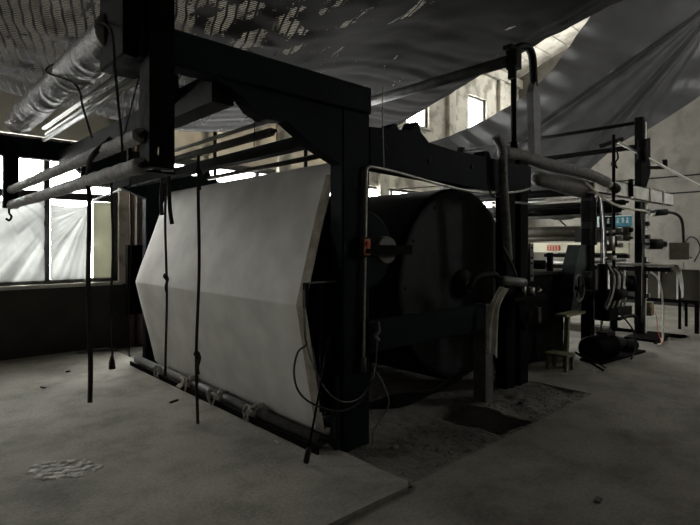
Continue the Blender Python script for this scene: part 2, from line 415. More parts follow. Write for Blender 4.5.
# roof slopes with ribs (precast planks)
rf = MB()
for (ya, za, yb, zb) in ((Y1 + .3, EAVE, RIDGE_Y, RIDGE), (Y0 - .3, EAVE, RIDGE_Y, RIDGE)):
    n = 14
    for i in range(n):
        u0, u1 = i / n, (i + 1) / n
        for j in range(10):
            xa = X0 + (X1 - X0) * j / 10; xb = X0 + (X1 - X0) * (j + 1) / 10
            p = [(xa + .012, ya + (yb - ya) * (u0 + .002), za + (zb - za) * (u0 + .002)), (xb - .012, 0, 0)]
            y_a = ya + (yb - ya) * (u0 + .0025); y_b = ya + (yb - ya) * (u1 - .0025); z_a = za + (zb - za) * (u0 + .0025); z_b = za + (zb - za) * (u1 - .0025)
            vs = [rf.b.verts.new(q) for q in ((xa + .012, y_a, z_a), (xb - .012, y_a, z_a), (xb - .012, y_b, z_b), (xa + .012, y_b, z_b))]
            vt = [rf.b.verts.new(v.co + Vector((0, 0, .1))) for v in vs]
            rf.b.faces.new(vs); rf.b.faces.new(vt[::-1])
            for k in range(4): rf.b.faces.new((vs[k], vs[(k + 1) % 4], vt[(k + 1) % 4], vt[k]))
    vs = [rf.b.verts.new(q) for q in ((X0 - .3, ya, za + .08), (X1 + .3, ya, za + .08), (X1 + .3, yb, zb + .08), (X0 - .3, yb, zb + .08))]
    rf.b.faces.new(vs)
struct('ceiling', rf, 'ceil', 'sloping concrete plank ceiling above the hall')
n = 0
for j in range(1, 10):
    x = X0 + (X1 - X0) * j / 10; n += 1
    t = MB(); t.obar((x, Y1, EAVE - .12), (x, RIDGE_Y, RIDGE - .12), .18, .26); t.obar((x, Y0, EAVE - .12), (x, RIDGE_Y, RIDGE - .12), .18, .26)
    struct('trim_%d' % n, t, 'ceil', 'concrete roof rafter')
for x in (-5.4, -2.3, .35, 2.95, 5.5, 8.2, 10.75, 13.2):
    n += 1
    struct('trim_%d' % n, MB().box(x - .14, x + .14, Y1 - .1, Y1, 0 if x > 2.9 else 3.0, EAVE), 'wall_left', 'wall pilaster')
n += 1; struct('trim_%d' % n, MB().box(X0, X1, Y1 - .14, Y1, EAVE - .25, EAVE), 'ceil', 'eaves beam along the left wall')
n += 1; struct('trim_%d' % n, MB().box(X1 - .02, X1, Y0, Y1, 3.17, 3.2).box(X1 - .02, X1, Y0, Y1, 2.76, 2.79), 'dark', 'dark line on the far wall')
# window: timber frames, panes
def window(k, x0, x1, z0, z1, y, mull, transom, sill=True, glass='glass', fw=.06):
    f = MB(); yy = y + .06
    f.box(x0, x1, yy, yy + .07, z0, z0 + fw); f.box(x0, x1, yy, yy + .07, z1 - fw, z1)
    f.box(x0, x0 + fw, yy, yy + .07, z0, z1); f.box(x1 - fw * 1.5, x1, yy, yy + .07, z0, z1)
    for m_ in mull: f.box(m_ - .035, m_ + .035, yy - .005, yy + .07, z0, z1)
    if transom: f.box(x0, x1, yy - .01, yy + .07, transom - .05, transom + .05)
    w = struct('window_%d' % k, f, 'wood'); 
    p = MB().box(x0 + .02, x1 - .02, yy + .03, yy + .036, z0 + .02, z1 - .02).build('window_pane', glass, w)
    if sill: MB().box(x0 - .04, x1 + .04, y - .05, y + .06, z0 - .05, z0 - .005).build('window_sill', 'sill', w)
    return w
w1 = window(1, *WL[1][:2], .97, 2.95, Y1, [.75, 1.66], 2.18)
w1['label'] = 'wide window under the wrapped rollers, plastic sheeted and papered'
window(2, -3.0, -1.9, 2.1, 4.6, Y1, [], None)  # unseen window inferred from floor shadows, its height raised to light the felt
for k, o in enumerate(WL[2:]): window(3 + k, *o, Y1, [(o[0] + o[1]) / 2] if k else [4.0, 5.0, 6.1], None if k else 2.85, glass='glass')
tag(MB().box(3.12, 7.18, Y1 + .05, Y1 + .055, 2.9, 3.88).build('paper_sheet', 'paperdim'), 'yellowed paper covering the high panes seen between rollers above the felt', 'paper')
kk = 6
for a, b in CL: window(kk, a, b, *CLZ, Y1, [], None, glass='glass', fw=.05); kk += 1
for o in WF_ADDED:  # frames and panes of the added far-wall windows
    f = MB().box(X1 + .1, X1 + .16, o[0], o[1], o[2], o[2] + .05).box(X1 + .1, X1 + .16, o[0], o[1], o[3] - .05, o[3]).box(X1 + .1, X1 + .16, o[0], o[0] + .05, o[2], o[3]).box(X1 + .1, X1 + .16, o[1] - .05, o[1], o[2], o[3])
    w = struct('window_%d' % kk, f, 'wood'); kk += 1
    MB().box(X1 + .13, X1 + .134, o[0] + .02, o[1] - .02, o[2] + .02, o[3] - .02).build('window_pane', 'glass', w)
for o in HI: window(kk, *o, Y1, [(o[0] + o[1]) / 2], None); kk += 1
for o in WR_ADDED:  # frame and pane of the added right-wall window
    f = MB(); f.box(o[0], o[1], Y0 - .2, Y0 - .14, o[2], o[2] + .05).box(o[0], o[1], Y0 - .2, Y0 - .14, o[3] - .05, o[3])
    f.box(o[0], o[0] + .05, Y0 - .2, Y0 - .14, o[2], o[3]).box(o[1] - .05, o[1], Y0 - .2, Y0 - .14, o[2], o[3])
    w = struct('window_%d' % kk, f, 'wood'); kk += 1
    MB().box(o[0] + .02, o[1] - .02, Y0 - .17, Y0 - .166, o[2] + .02, o[3] - .02).build('window_pane', 'glass', w)

# plastic sheeting nailed inside the window
def sheet_fn(xa, xb, za, zb, ax, az, amp, dens):
    def fn(u, v):
        x = xa + (xb - xa) * u; z = za + (zb - za) * v
        ang = math.atan2(z - az, x - ax); rr = math.hypot(x - ax, z - az)
        w = amp * (math.sin(ang * dens) + .5 * math.sin(ang * dens * 1.9 + 1)) * min(1, rr * 1.6) * max(0, 1 - rr * .45) + amp * .7 * noise.noise(Vector((x * 3, z * 7, 1)))
        sag = -.02 * math.sin(u * math.pi) * v ** 6 * 1.5
        return Vector((x, Y1 + .045 + min(.012, max(-.02, w)), z + sag))
    return fn
p = MB(); p.grid(sheet_fn(.56, 1.63, 1.02, 2.10, 1.0, 2.4, .014, 30), 90, 90)
tag(p.build('plastic_sheet', 'plastic'), 'wrinkled white plastic sheet covering the left panes of the window', 'plastic sheet', 'plastic sheets over the window')
p = MB(); p.grid(sheet_fn(1.7, 2.18, 1.02, 2.06, 2.16, 2.0, .014, 30), 60, 80)
tag(p.build('plastic_sheet', 'plasticfan'), 'narrow white plastic sheet with creases fanning from its upper right corner', 'plastic sheet', 'plastic sheets over the window')
p = MB(); p.box(2.24, 2.5, Y1 + .05, Y1 + .055, 1.02, 2.12)
tag(p.build('paper_sheet', 'paper'), 'yellowed paper sheet over the rightmost lower window pane', 'paper')

# ------------------------------------------------------------------ overhead net and tarpaulin
def lerp_list(L_, u):
    t = u * (len(L_) - 1); i = min(int(t), len(L_) - 2); f = t - i
    a, b, c, d = [Vector(L_[max(0, min(len(L_) - 1, k))]) for k in (i - 1, i, i + 1, i + 2)]
    return .5 * ((2 * b) + (c - a) * f + (2 * a - 5 * b + 4 * c - d) * f * f + (3 * b - a - 3 * c + d) * f ** 3)
farE = [(-.6, 6.9, 3.3), (.1, 7.0, 3.28), at(0, 92, Y=7.0), at(60, 107, Y=7.0), at(150, 128, Y=6.9), at(230, 132, Y=6.7), at(300, 122, Y=6.8), at(375, 131, d=9.4),
        at(400, 124, d=9.1), at(430, 105, d=8.8), at(465, 80, d=8.3), at(500, 53, d=7.6), at(525, 28, d=6.9), at(550, -5, d=6.1), at(575, -45, d=5.4), at(600, -120, d=4.6)]
nearE = [(-.6 + 6.1 * i / 15, -4.2, 4.1 + .1 * math.sin(i)) for i in range(16)]  # unseen near part, carried back to keep window light off the machine
def net_fn(u, v):
    a = lerp_list(nearE, u); b = lerp_list(farE, u)
    v2 = v
    p = a.lerp(b, v2)
    bulge = .10 * math.sin(math.pi * v2)
    p.z += bulge * (1 if u < .6 else .6)
    q = Vector((p.x * .9, p.y * .9, 0))
    p.z += .035 * noise.fractal(q * 1.3, .8, 2.1, 6) * min(1, (1 - v) * 4 + .15)
    # folds parallel to the hem
    p.z += (.020 * math.sin(v * 140 + 2 * noise.noise(q * .6)) + .012 * math.sin(v * 290 + u * 6)) * max(0, v - .62) * 2.4 * (.3 + u)
    p.z += .045 * math.sin(u * 34 + 2 * noise.noise(q * 1.4)) * (.3 + .7 * v) * min(1, (1 - v) * 10 + .1) * (.5 if u < .5 else 1)
    return p
p = MB(); p.grid(net_fn, 200, 300)
tag(p.build('shade_net', 'net'), 'large black shade net sagging below the ceiling over the machine', 'net')
# folded hem of the net (pale translucent band on its right edge)
tU = [(418, 146, 11.6), (445, 138, 11.4), (470, 127, 11), (500, 111, 10.6), (525, 95, 10.3), (548, 74, 10), (572, 42, 9.7), (600, 2, 9.3), (640, -60, 9)]
tL = [(440, 190, 11.6), (490, 200, 11.3), (535, 203, 10.9), (575, 184, 10.5), (600, 163, 10.2), (626, 141, 10), (657, 125, 9.8), (700, 97, 9.6), (770, 40, 9.3)]
tUw = [at(a, b, d=c) for a, b, c in tU]; tLw = [at(a, b, d=c) for a, b, c in tL]
ANC = at(712, 2, d=9.4)
tn = (cF * -1)
def tarp_fn(u, v):
    p = lerp_list(tUw, u).lerp(lerp_list(tLw, u), v)
    r = p - ANC; a = r.dot(cR); c = r.z; phi = math.atan2(c, a); rr = math.hypot(a, c)
    fan = math.exp(-((phi + 2.22) / .24) ** 2)
    fold = (math.sin(phi * 38 + math.sin(phi * 11)) * .07 + math.sin(phi * 67 + 1) * .03) * fan * min(1, rr * .5)
    crease = -.22 * math.exp(-((phi + 2.50) / .02) ** 2) * min(1, rr * .6)
    hem = .05 * math.sin(u * 70 + 3 * v) * math.exp(-v * 5) + .05 * math.sin(u * 55 - v * 14 + noise.noise(p * .8) * 3) * (1 - fan) * .7
    soft = .25 * noise.noise(p * .5)
    return p + tn * (fold + crease + hem + soft + .25 * math.sin(math.pi * v))
p = MB(); p.grid(tarp_fn, 320, 160)
tag(p.build('tarpaulin', 'tarp'), 'dark grey tarpaulin slung high behind the second post, creased in a fan', 'tarpaulin')
# a rope that holds it
# ------------------------------------------------------------------ main frame
YN, YF = 2.7, 6.38
fr = thing('machine_frame', (2.6, 2.78, 0), 'dark teal steel machine frame with overhanging arms around the felt sheet', 'machine')
def side(y0, y1, near):
    MB().box(2.45, 2.73, y0, y1, -.02, 2.66, .012).build('post', 'teal', fr)
    m = MB()
    if near:
        m.box(1.0, 2.73, y0 - .02, y1 - .02, 2.49, 2.69, .01)
    else:
        m.box(.8, 2.73, y0, y1, 2.45, 2.66, .01)
    m.build('arm', 'teal', fr)
    m = MB(); m.prism_y([(1.45, 2.5), (1.62, 2.42), (1.70, 2.34), (1.80, 2.30), (1.96, 2.32), (2.2, 2.18), (2.46, 2.08), (2.46, 2.5)], y0 + .01, y1 - .03)
    m.build('gusset_plate', 'teal', fr)
    xh = (1.03, 1.167) if near else (.95, 1.09)
    yh0 = y0 - .06 if near else y0 - .04
    h = MB()
    if near:
        for a, b, c, d in ((xh[0], xh[1], 2.03, 3.12), (xh[0], xh[1], 1.91, 1.975), (xh[0], 1.075, 1.975, 2.03), (1.11, xh[1], 1.975, 2.03)): h.box(a, b, yh0, yh0 + .07, c, d)
        h.box(xh[0] + .01, xh[0] + .03, yh0 + .07, yh0 + .16, 1.91, 3.12)
    else: h.box(xh[0], xh[1], yh0, yh0 + .08, 1.89, 2.6, .006)
    h.build('hanger', 'black', fr)
    # upper beam, with the raised lug and cut-outs of its top edge
    zt = 2.38
    m = MB(); m.prism_y([(2.73, 2.09), (2.73, 2.40), (2.95, 2.42), (3.0, 2.47), (3.03, 2.47), (3.06, 2.43), (3.22, 2.45), (3.27, 2.53), (3.31, 2.53), (3.34, 2.45), (3.45, 2.38), (3.8, 2.36), (4.3, 2.36), (4.33, 2.42), (4.4, 2.42), (4.43, 2.36), (5.25, 2.36), (5.25, 2.08), (4.9, 2.06), (4.2, 2.05), (3.4, 2.07)], y0, y1 - .02)
    m.build('upper_beam', 'teal', fr)
    for bx, bz in ((2.9, 2.27), (3.45, 2.22), (4.1, 2.24), (4.7, 2.2)):
        MB().cyl((bx, y0 - .012, bz), (bx, y0 + .01, bz), .022, 6).build('bolt', 'dark', fr)
    MB().box(2.66, 4.32, y0 - .06, y0 + .02, .69, .93, .008).build('lower_beam', 'teal', fr)
    MB().box(4.22, 4.36, y0 - .07, y0 + .07, -.03, .93, .008).build('leg', 'greysteel', fr)
    for xa, xb in ((4.76, 4.95), (5.05, 5.23)):
        MB().box(xa, xb, y0 + .02, y1, -.03, 2.4, .008).build('column', 'black', fr)
side(YN, YN + .15, True); side(YF, YF + .13, False)
# cross ties
MB().box(2.62, 2.72, YN + .15, YF, -.02, .1).build('sill_beam', 'black', fr)
MB().box(2.25, 2.27, YN + .05, YF, .02, .07).build('floor_rail', 'black', fr)
MB().box(2.25, 2.34, YN + .1, YF, 2.215, 2.305).build('tie_beam', 'black', fr)
MB().box(1.47, 1.62, YN + .1, YF, 2.37, 2.55).build('tie_beam', 'dark', fr)
MB().obar((1.2, YN + .07, 2.66), (1.62, YN + .9, 2.42), .05, .08).build('brace', 'black', fr)
MB().box(.93, 1.14, YN + .03, YN + .42, 2.5, 2.92, .01).build('bearing_block', 'black', fr)
MB().box(2.31, 2.46, YN + .08, YN + .1, .3, 1.235).box(2.16, 2.185, YN + .06, YN + .1, 1.06, 1.235).build('guard_plate', 'black', fr)
MB().box(2.18, 2.45, YN + .07, YN + .11, 1.228, 1.238).build('guard_rim', 'greysteel', fr)
MB().box(4.9, 5.3, YN - .0, YN + .02, 1.94, 1.965).build('cross_strip', 'greysteel', fr)
MB().box(5.235, 5.31, YN + .0, YN + .03, 1.1, 1.52, .004).build('slotted_plate', 'greysteel', fr)
for z in (1.16, 1.3, 1.36, 1.47): MB().cyl((5.26, YN - .012, z), (5.26, YN, z), .012, 6).build('bolt', 'black', fr)
m = MB(); m.prism_y([(2.66, 2.03), (2.57, 1.98), (2.31, 1.08), (2.30, 1.02), (2.47, .3), (2.5, .2), (2.66, .2)], 2.93, 2.945); m.build('dark_gap_fill', 'black', fr)  # added black sheet standing in for the shade in the gap beside the felt
# hook and chain link under far hanger
h = MB(); h.tube([(1.0, YF - .04, 1.9), (1.0, YF - .04, 1.84), (1.02, YF - .04, 1.80), (1.0, YF - .04, 1.76), (.97, YF - .04, 1.78)], .012, 6)
h.build('hook', 'black', fr)

# ------------------------------------------------------------------ rollers
def roller(name, x, z, r, y0, y1, m, label, group='guide rollers of the machine', jr=.4, wrapm=None, wob=0.0, caps=True, cat='roller', steps=0):
    t = thing(name, (x, y0, z), label, cat, group)
    b = MB()
    if steps:
        prof = [(0, r * .6)]
        for i in range(steps + 1):
            u = i / steps
            prof.append((u * .998 + .001, r * (1 + wob * (random.random() - .4))))
        prof.append((1, r * .6))
        b.lathe((x, y0, z), (x, y1, z), prof, 24, wob * .8, sd=x * 10 + z)
    else: b.cyl((x, y0, z), (x, y1, z), r, 20)
    b.build('barrel', m, t)
    if caps:
        for a, c in ((y0 - .05, y0), (y1, y1 + .05)): MB().cyl((x, a, z), (x, c, z), r * jr, 10).build('journal', 'dark', t)
    return t
roller('wrapped_roll', 1.0, 2.715, .115, 3.03, 5.9, 'wrap', 'thickest roll, wrapped in ringed silvery plastic, upper left', 'rolls wrapped in plastic', wob=.085, steps=150, cat='roll')
roller('wrapped_roll', 1.02, 2.085, .040, 2.72, 6.33, 'wrap3', 'slim wrapped roll, upper of the two in front of the window', 'rolls wrapped in plastic', wob=.16, steps=110, cat='roll')
roller('wrapped_roll', 1.02, 1.925, .043, 2.72, 6.33, 'wrap3', 'slim wrapped roll, lowest one in front of the window', 'rolls wrapped in plastic', wob=.16, steps=110, cat='roll')
for z, x, r, l in ((2.715, 1.25, .02, 'thin bright rod, topmost of three under the thick silvery roll'), (2.655, 1.27, .017, 'thin bright rod, middle of three under the thick silvery roll'), (2.595, 1.25, .022, 'thin bright rod, lowest of three under the thick silvery roll')):
    roller('guide_rod', x, z, r, 2.87, 6.0, 'chrome', l, 'bright rods under the thick roll', cat='rod')
roller('guide_roller', 1.95, 2.352, .016, 2.87, 6.33, 'chrome', 'thin bright roller just under the gusset plate above the felt', 'rollers above the felt sheet')
roller('guide_roller', 1.95, 2.27, .03, 2.87, 6.33, 'greysteel', 'grey roller second from the top above the felt', 'rollers above the felt sheet')
roller('guide_roller', 2.80, 2.275, .024, 2.87, 5.4, 'brown', 'thin brown roller lowest above the felt edge', 'rollers above the felt sheet')
# felt-carrying rollers
roller('felt_roller', 2.64, 2.09, .05, 2.97, 6.08, 'steel', 'steel roller carrying the top fold of the felt', 'rollers inside the felt')
roller('felt_roller', 2.285, 1.06, .045, 2.97, 6.08, 'steel', 'steel roller pushing out the middle crease of the felt', 'rollers inside the felt')
roller('felt_roller', 2.51, .125, .045, 2.97, 6.08, 'steel', 'steel roller inside the bottom turn of the felt', 'rollers inside the felt')
roller('floor_roller', 2.335, .085, .045, 2.82, 6.36, 'greysteel', 'grey pipe roller along the floor tied with rags', 'rollers inside the felt')
# drip tray
t = MB(); t.box(1.45, 1.84, 4.15, 5.6, 2.10, 2.115).box(1.45, 1.46, 4.15, 5.6, 2.115, 2.16).box(1.83, 1.84, 4.15, 5.6, 2.115, 2.16)
t.box(1.47, 1.5, 4.2, 4.24, 2.1, 2.38).box(1.47, 1.5, 5.5, 5.54, 2.1, 2.38)
tag(t.build('drip_tray', 'black'), 'black flat tray hanging under the rollers left of the felt', 'tray')

# felt sheet
prof = [(2.74, 2.13), (2.70, 2.15), (2.62, 2.155), (2.585, 2.13), (2.56, 2.08), (2.42, 1.66), (2.28, 1.25), (2.232, 1.09), (2.225, 1.06), (2.23, 1.03), (2.30, .72), (2.38, .38), (2.43, .15), (2.445, .09), (2.47, .065), (2.52, .06), (2.58, .08), (2.62, .09)]
ys = 2.90, 6.12
def felt_fn(u, v):
    t = v * (len(prof) - 1); i = min(int(t), len(prof) - 2); f = t - i
    x = prof[i][0] * (1 - f) + prof[i + 1][0] * f; z = prof[i][1] * (1 - f) + prof[i + 1][1] * f
    y = ys[0] + (ys[1] - ys[0]) * u
    w = noise.noise(Vector((y * .9, z * .6, 2))) * .010 + .004 * noise.noise(Vector((y * 4, z, 7)))
    e = max(0, (u - .93) / .07) ** 2 * .02
    y += .05 * (u - .5) * 2 * math.exp(-((z - 1.06) / .5) ** 2)
    return Vector((x - w + e, y, z))
p = MB(); p.grid(felt_fn, 80, 90)
felt = tag(p.build('felt_sheet', 'fabric', thick=.006), 'wide off-white felt sheet folded out over rollers at the machine front', 'felt')
p = MB(); p.grid(lambda u, v: felt_fn(u * .032 - .001, .24 + .68 * v) + Vector((-.004, 0, 0)), 4, 90)  # darker strip painting the soft shade along the felt's near edge
p.build('edge_shade', 'edge_shade', felt)

# drums
dr = thing('drying_drum', (4.4, 3.05, 1.1), 'huge dark drying drum with a flat round end inside the frame', 'drum', 'drying drums')
MB().lathe((4.4, 3.05, 1.1), (4.4, 6.2, 1.1), [(0, .93), (.004, .985), (.02, .985), (.98, .985), (1, .93)], 72).build('shell', 'black', dr)  # black colour puts the shade that hides the barrel into the shell
MB().lathe((4.4, 3.035, 1.1), (4.4, 3.05, 1.1), [(0, .9), (.2, .955), (1, .96)], 72).build('end_disc', 'drum', dr)
MB().lathe((4.4, 2.93, 1.1), (4.4, 3.06, 1.1), [(0, .07), (.3, .07), (.32, .14), (1, .15)], 32).build('hub', 'dark', dr)
for k in range(12):
    a = k * math.pi / 6; MB().cyl((4.4 + .88 * math.cos(a), 3.03, 1.1 + .88 * math.sin(a)), (4.4 + .88 * math.cos(a), 3.05, 1.1 + .88 * math.sin(a)), .015, 6).build('bolt', 'black', dr)
dr = thing('drying_drum', (3.12, 3.05, 1.3), 'smaller dark drum between the post and the huge drum', 'drum', 'drying drums')
MB().lathe((3.03, 3.05, 1.46), (3.03, 6.2, 1.46), [(0, .31), (.006, .34), (.99, .34), (1, .31)], 48).build('shell', 'teal', dr)
MB().lathe((3.06, 2.82, 1.46), (3.06, 3.06, 1.46), [(0, .11), (.25, .115), (.3, .07), (1, .07)], 28).build('hub', 'greysteel', dr)
MB().box(2.9, 3.3, 2.8, 2.83, 1.44, 1.5).build('hub_bracket', 'black', dr)
MB().box(2.73, 3.3, 2.76, 2.82, 1.42, 1.5).build('bearing_arm', 'black', dr)

# loose cloth apron under the drums
def apron(u, v):
    x = 2.8 + 1.5 * u; z = .08 + .14 * v + .10 * (u - .5) ** 2 * 2
    return Vector((x, 2.95 - .12 * v + .03 * math.sin(u * 9), z + .015 * math.sin(u * 13 + v * 4)))
p = MB(); p.grid(apron, 40, 10)
tag(p.build('cloth_strip', 'dark', thick=.004), 'dusty cloth strip sagging near the ground under the drums', 'cloth')

# ------------------------------------------------------------------ ropes and straps
def strap(px, y0_, y1_, X, r, label, name='hanging_strap', knots=(), flat=.35, m='rope', sway=.012, top=None, cat='strap', tass=False):
    a = at(px[0], y0_, X=X); b = at(px[1], y1_, X=X)
    Yc = (a.y + b.y) / 2
    pts = []
    n_ = 9
    for i in range(n_ + 1):
        u = i / n_
        pts.append(Vector((X + sway * .6 * math.sin(u * 9 + px[0]), a.y + (b.y - a.y) * u + sway * math.sin(u * 7 + px[0] * .3) * u, a.z + (b.z - a.z) * u)))
    if top: pts = [Vector(q) for q in top] + pts
    t = MB(); t.tube(pts, r, 8, True, flat)
    o = t.build(name, m); tag(o, label, cat, 'straps and ropes hanging at the machine front')
    for k in knots:
        ms = MB()
        c = at(px[0] + (px[1] - px[0]) * (k - y0_) / (y1_ - y0_), k, X=X)
        ms.tube([c + Vector((-.01, 0, .03)), c + Vector((-.012, .015, .0)), c + Vector((.01, -.02, -.015)), c + Vector((-.015, -.03, -.09)), c + Vector((-.01, -.035, -.15))], r * 1.1, 6)
        ms.lathe(c + Vector((0, 0, -.03)), c + Vector((0, 0, .03)), [(0, r * .8), (.3, r * 1.9), (.7, r * 1.8), (1, r * .8)], 8)
        ms.build('knot', m, o)
    if tass: MB().lathe(b + Vector((0, 0, -.06)), b + Vector((0, 0, .06)), [(0, r * 3), (.5, r * 2.6), (1, r)], 8, .3).build('tassel', m, o)
    return o
strap((88, 90), 172, 403, 1.0, .017, 'long black strap looped over the lowest wrapped roll, in front of the window', top=[(1.02, 3.2, 2.14), (.96, 3.35, 2.05)], flat=.5)
strap((112, 112), 192, 362, 1.5, .010, 'thin rope with a frayed tassel end hanging before the window edge', knots=(315,), tass=True, flat=1, top=[at(112, 180, X=1.5)])
strap((131, 129), 190, 357, 1.6, .006, 'thin cord nearest the rusty pipes right of the window', flat=1, knots=(), top=[at(131, 180, X=1.6)])
strap((166, 166), 168, 376, 2.13, .012, 'dark strap with a split knotted tail before the far part of the felt', knots=(182, 277), top=[at(166, 158, X=2.3)], m='rope')
strap((199, 197), 165, 425, 1.92, .013, 'long dark strap before the felt, nearest the camera, knotted low down', knots=(172, 355), top=[at(199, 152, X=1.95)])
# tails next to the top knots
t = MB(); t.tube([at(163, 170, X=2.13), at(162, 185, X=2.12), at(161, 200, X=2.12), at(162, 215, X=2.11)], .02, 6, True, .4)
t.tube([at(168, 170, X=2.13), at(169, 190, X=2.1), at(170, 210, X=2.1), at(172, 224, X=2.1)], .02, 6, True, .4)
tag(t.build('cloth_tie', 'rope'), 'dark cloth tie knotted at the top left corner of the felt', 'cloth')
# cords around the thick roll
def cord(name, pts, r, m, label, cat='cord', group=None, flat=1.0):
    t = MB(); t.tube(pts, r, 7, True, flat); return tag(t.build(name, m), label, cat, group)
cord('lashing_cord', [(1.02, 4.2, 2.835), (.93, 4.17, 2.82), (.875, 4.13, 2.74), at(75, 84, X=.87), at(83, 108, X=.93), at(92, 138, X=.98)], .007, 'rope', 'black cord slanting down off the middle of the thick silvery roll', group='cords lashing the rolls')
cord('lashing_cord', [(1.02, 3.2, 2.835), (.93, 3.19, 2.82), at(111, 30, X=.88), at(115, 70, X=.9), at(119, 110, X=.95), at(122, 142, X=.98), at(122, 160, X=.98)], .007, 'rope', 'black cord hanging at the near end of the thick silvery roll', group='cords lashing the rolls')
cord('lashing_cord', [at(141, 70, X=1.1), at(133, 100, X=1.05), at(126, 128, X=1.0), at(122, 140, X=.98)], .004, 'rope', 'thin cord slanting down beside the hanging black post', group='cords lashing the rolls')
cord('hook_rod', [at(150, 180, X=2.3), at(120, 190, X=2.2), at(97, 199, X=2.1), at(93, 200, X=2.1)], .012, 'greysteel', 'grey rod with a small hook left of the felt', 'rod')
cord('wire_hanger', [(1.75, 2.88, 2.33), at(254, 118, X=1.75), at(254, 146, X=1.75)], .003, 'black', 'thin black wire with a small weight above the felt', 'wire')
# rags tied around floor roller
def rag(px, py, lab, s=1):
    c = at(px, py, X=2.335); t = MB()
    prof_ = [(0, .052), (.2, .062 * s), (.5, .07 * s), (.8, .06 * s), (1, .052)]
    t.lathe((2.335, c.y - .05, .085), (2.335, c.y + .05, .085), prof_, 12, .35, sd=px)
    for k in range(4):
        q = Vector((2.28, c.y + random.uniform(-.06, .06), .13))
        t.tube([q, q + Vector((-.03, random.uniform(-.03, .03), .03)), q + Vector((-.05, random.uniform(-.05, .05), -.02)), q + Vector((-.055, random.uniform(-.08, .08), -.085))], .010 * s, 6, True, .5)
    tag(t.build('rag_tie', 'rag'), lab, 'rag', 'rags tied on the floor roller')
rag(166, 366, 'small pale rag tied on the floor roller below the split strap')
rag(192, 376, 'bulky pale rag knot beside the long strap on the floor roller', 1.25)
rag(222, 389, 'pale rag tied round the middle of the floor roller')
rag(257, 403, 'double pale rag tied nearest the post on the floor roller', 1.2)

# ------------------------------------------------------------------ fittings at the near post
cb = thing('switch_box', (2.56, 2.68, 1.45), 'small orange-rimmed switch box on the near post', 'switch')
MB().box(2.57, 2.68, 2.645, 2.7, 1.41, 1.56, .004).build('body', 'dark', cb)
MB().box(2.60, 2.665, 2.63, 2.645, 1.425, 1.545, .004).build('cover', 'orange', cb)
MB().cyl((2.632, 2.615, 1.505), (2.632, 2.63, 1.505), .02, 14).build('button', 'red', cb)
MB().cyl((2.632, 2.615, 1.455), (2.632, 2.63, 1.455), .02, 14).build('button', 'black', cb)
cp = thing('conduit_pipe', (2.65, 2.66, .8), 'thin grey conduit rising up the near post and along the upper beam', 'pipe')
MB().tube([(2.63, 2.67, .62), (2.635, 2.67, 1.0), (2.645, 2.67, 1.4), (2.655, 2.67, 1.8), (2.66, 2.67, 2.04), (2.68, 2.67, 2.08), (2.73, 2.67, 2.09), (3.0, 2.665, 2.075), (3.5, 2.66, 2.03), (4.0, 2.66, 2.0), (4.5, 2.66, 2.02), (4.9, 2.67, 2.06), (5.2, 2.68, 2.12)], .012, 10).build('pipe', 'steel', cp)
MB().cyl((2.63, 2.67, .56), (2.63, 2.67, .66), .022, 12).build('coupling', 'greysteel', cp)
cord('thin_rod', [at(388, 190, Y=2.9), at(440, 186, Y=3.0)], .006, 'steel', 'thin pale rod lying under the upper beam', 'rod')
cord('hanging_wire', [at(382, 86, Y=2.64), at(383, 130, Y=2.64), at(384, 168, Y=2.64)], .004, 'hose', 'thin pale wire hanging down over the upper beam', 'wire')
# cable loops
cord('cable', [at(304, 300, Y=2.72), at(305, 335, Y=2.7), at(306, 345, Y=2.68), at(298, 352, Y=2.66), at(294, 372, Y=2.64), at(299, 392, Y=2.62), at(315, 405, Y=2.6), at(340, 411, Y=2.6), at(360, 402, Y=2.6), at(373, 380, Y=2.58)], .007, 'rubber', 'black cable looping low across the near post', group='cables at the near post')
cord('cable', [at(304, 290, Y=2.71), at(306, 338, Y=2.69), at(313, 365, Y=2.67), at(328, 392, Y=2.65), at(345, 402, Y=2.63), at(362, 396, Y=2.62), at(374, 374, Y=2.6), at(377, 345, Y=2.6), at(378, 330, Y=2.62)], .005, 'wrap2', 'grey cable looping from the guard plate to the lower beam', group='cables at the near post')
cord('cable', [at(377, 372, Y=2.6), at(384, 385, Y=2.6), at(389, 402, Y=2.58), at(384, 415, Y=2.56), at(374, 430, Y=2.56), at(372, 445, Y=2.56), at(366, 450, Z=.03)], .005, 'wrap2', 'thin grey cable dropping to the dirt beside the near post', group='cables at the near post')
hk = MB(); hk.tube([at(378, 322, Y=2.62), at(379, 331, Y=2.6), at(375, 336, Y=2.6), at(379, 340, Y=2.6)], .012, 6)
tag(hk.build('cable_hook', 'greysteel'), 'small knotted hook on the lower beam holding the cable', 'hook')
# leaning pole
b0 = at(306, 462, Z=.04); b0.z = .035
tp = at(330, 335, Y=2.60)
pl = thing('pole', b0, 'thin black pole with a thick grip leaning at the near post', 'pole')
d = (tp - b0)
MB().cyl(b0 + d * .06, tp, .008, 10).build('shaft', 'black', pl)
MB().lathe(b0, b0 + d * .12, [(0, .018), (.1, .022), (.8, .020), (1, .010)], 12).build('grip', 'rubber', pl)

# pale upright under guard
MB_ = MB().box(2.40, 2.44, 2.72, 2.75, .0, .55)
tag(MB_.build('upright_bar', 'dark'), 'dark grey upright bar at the foot of the near post', 'bar')

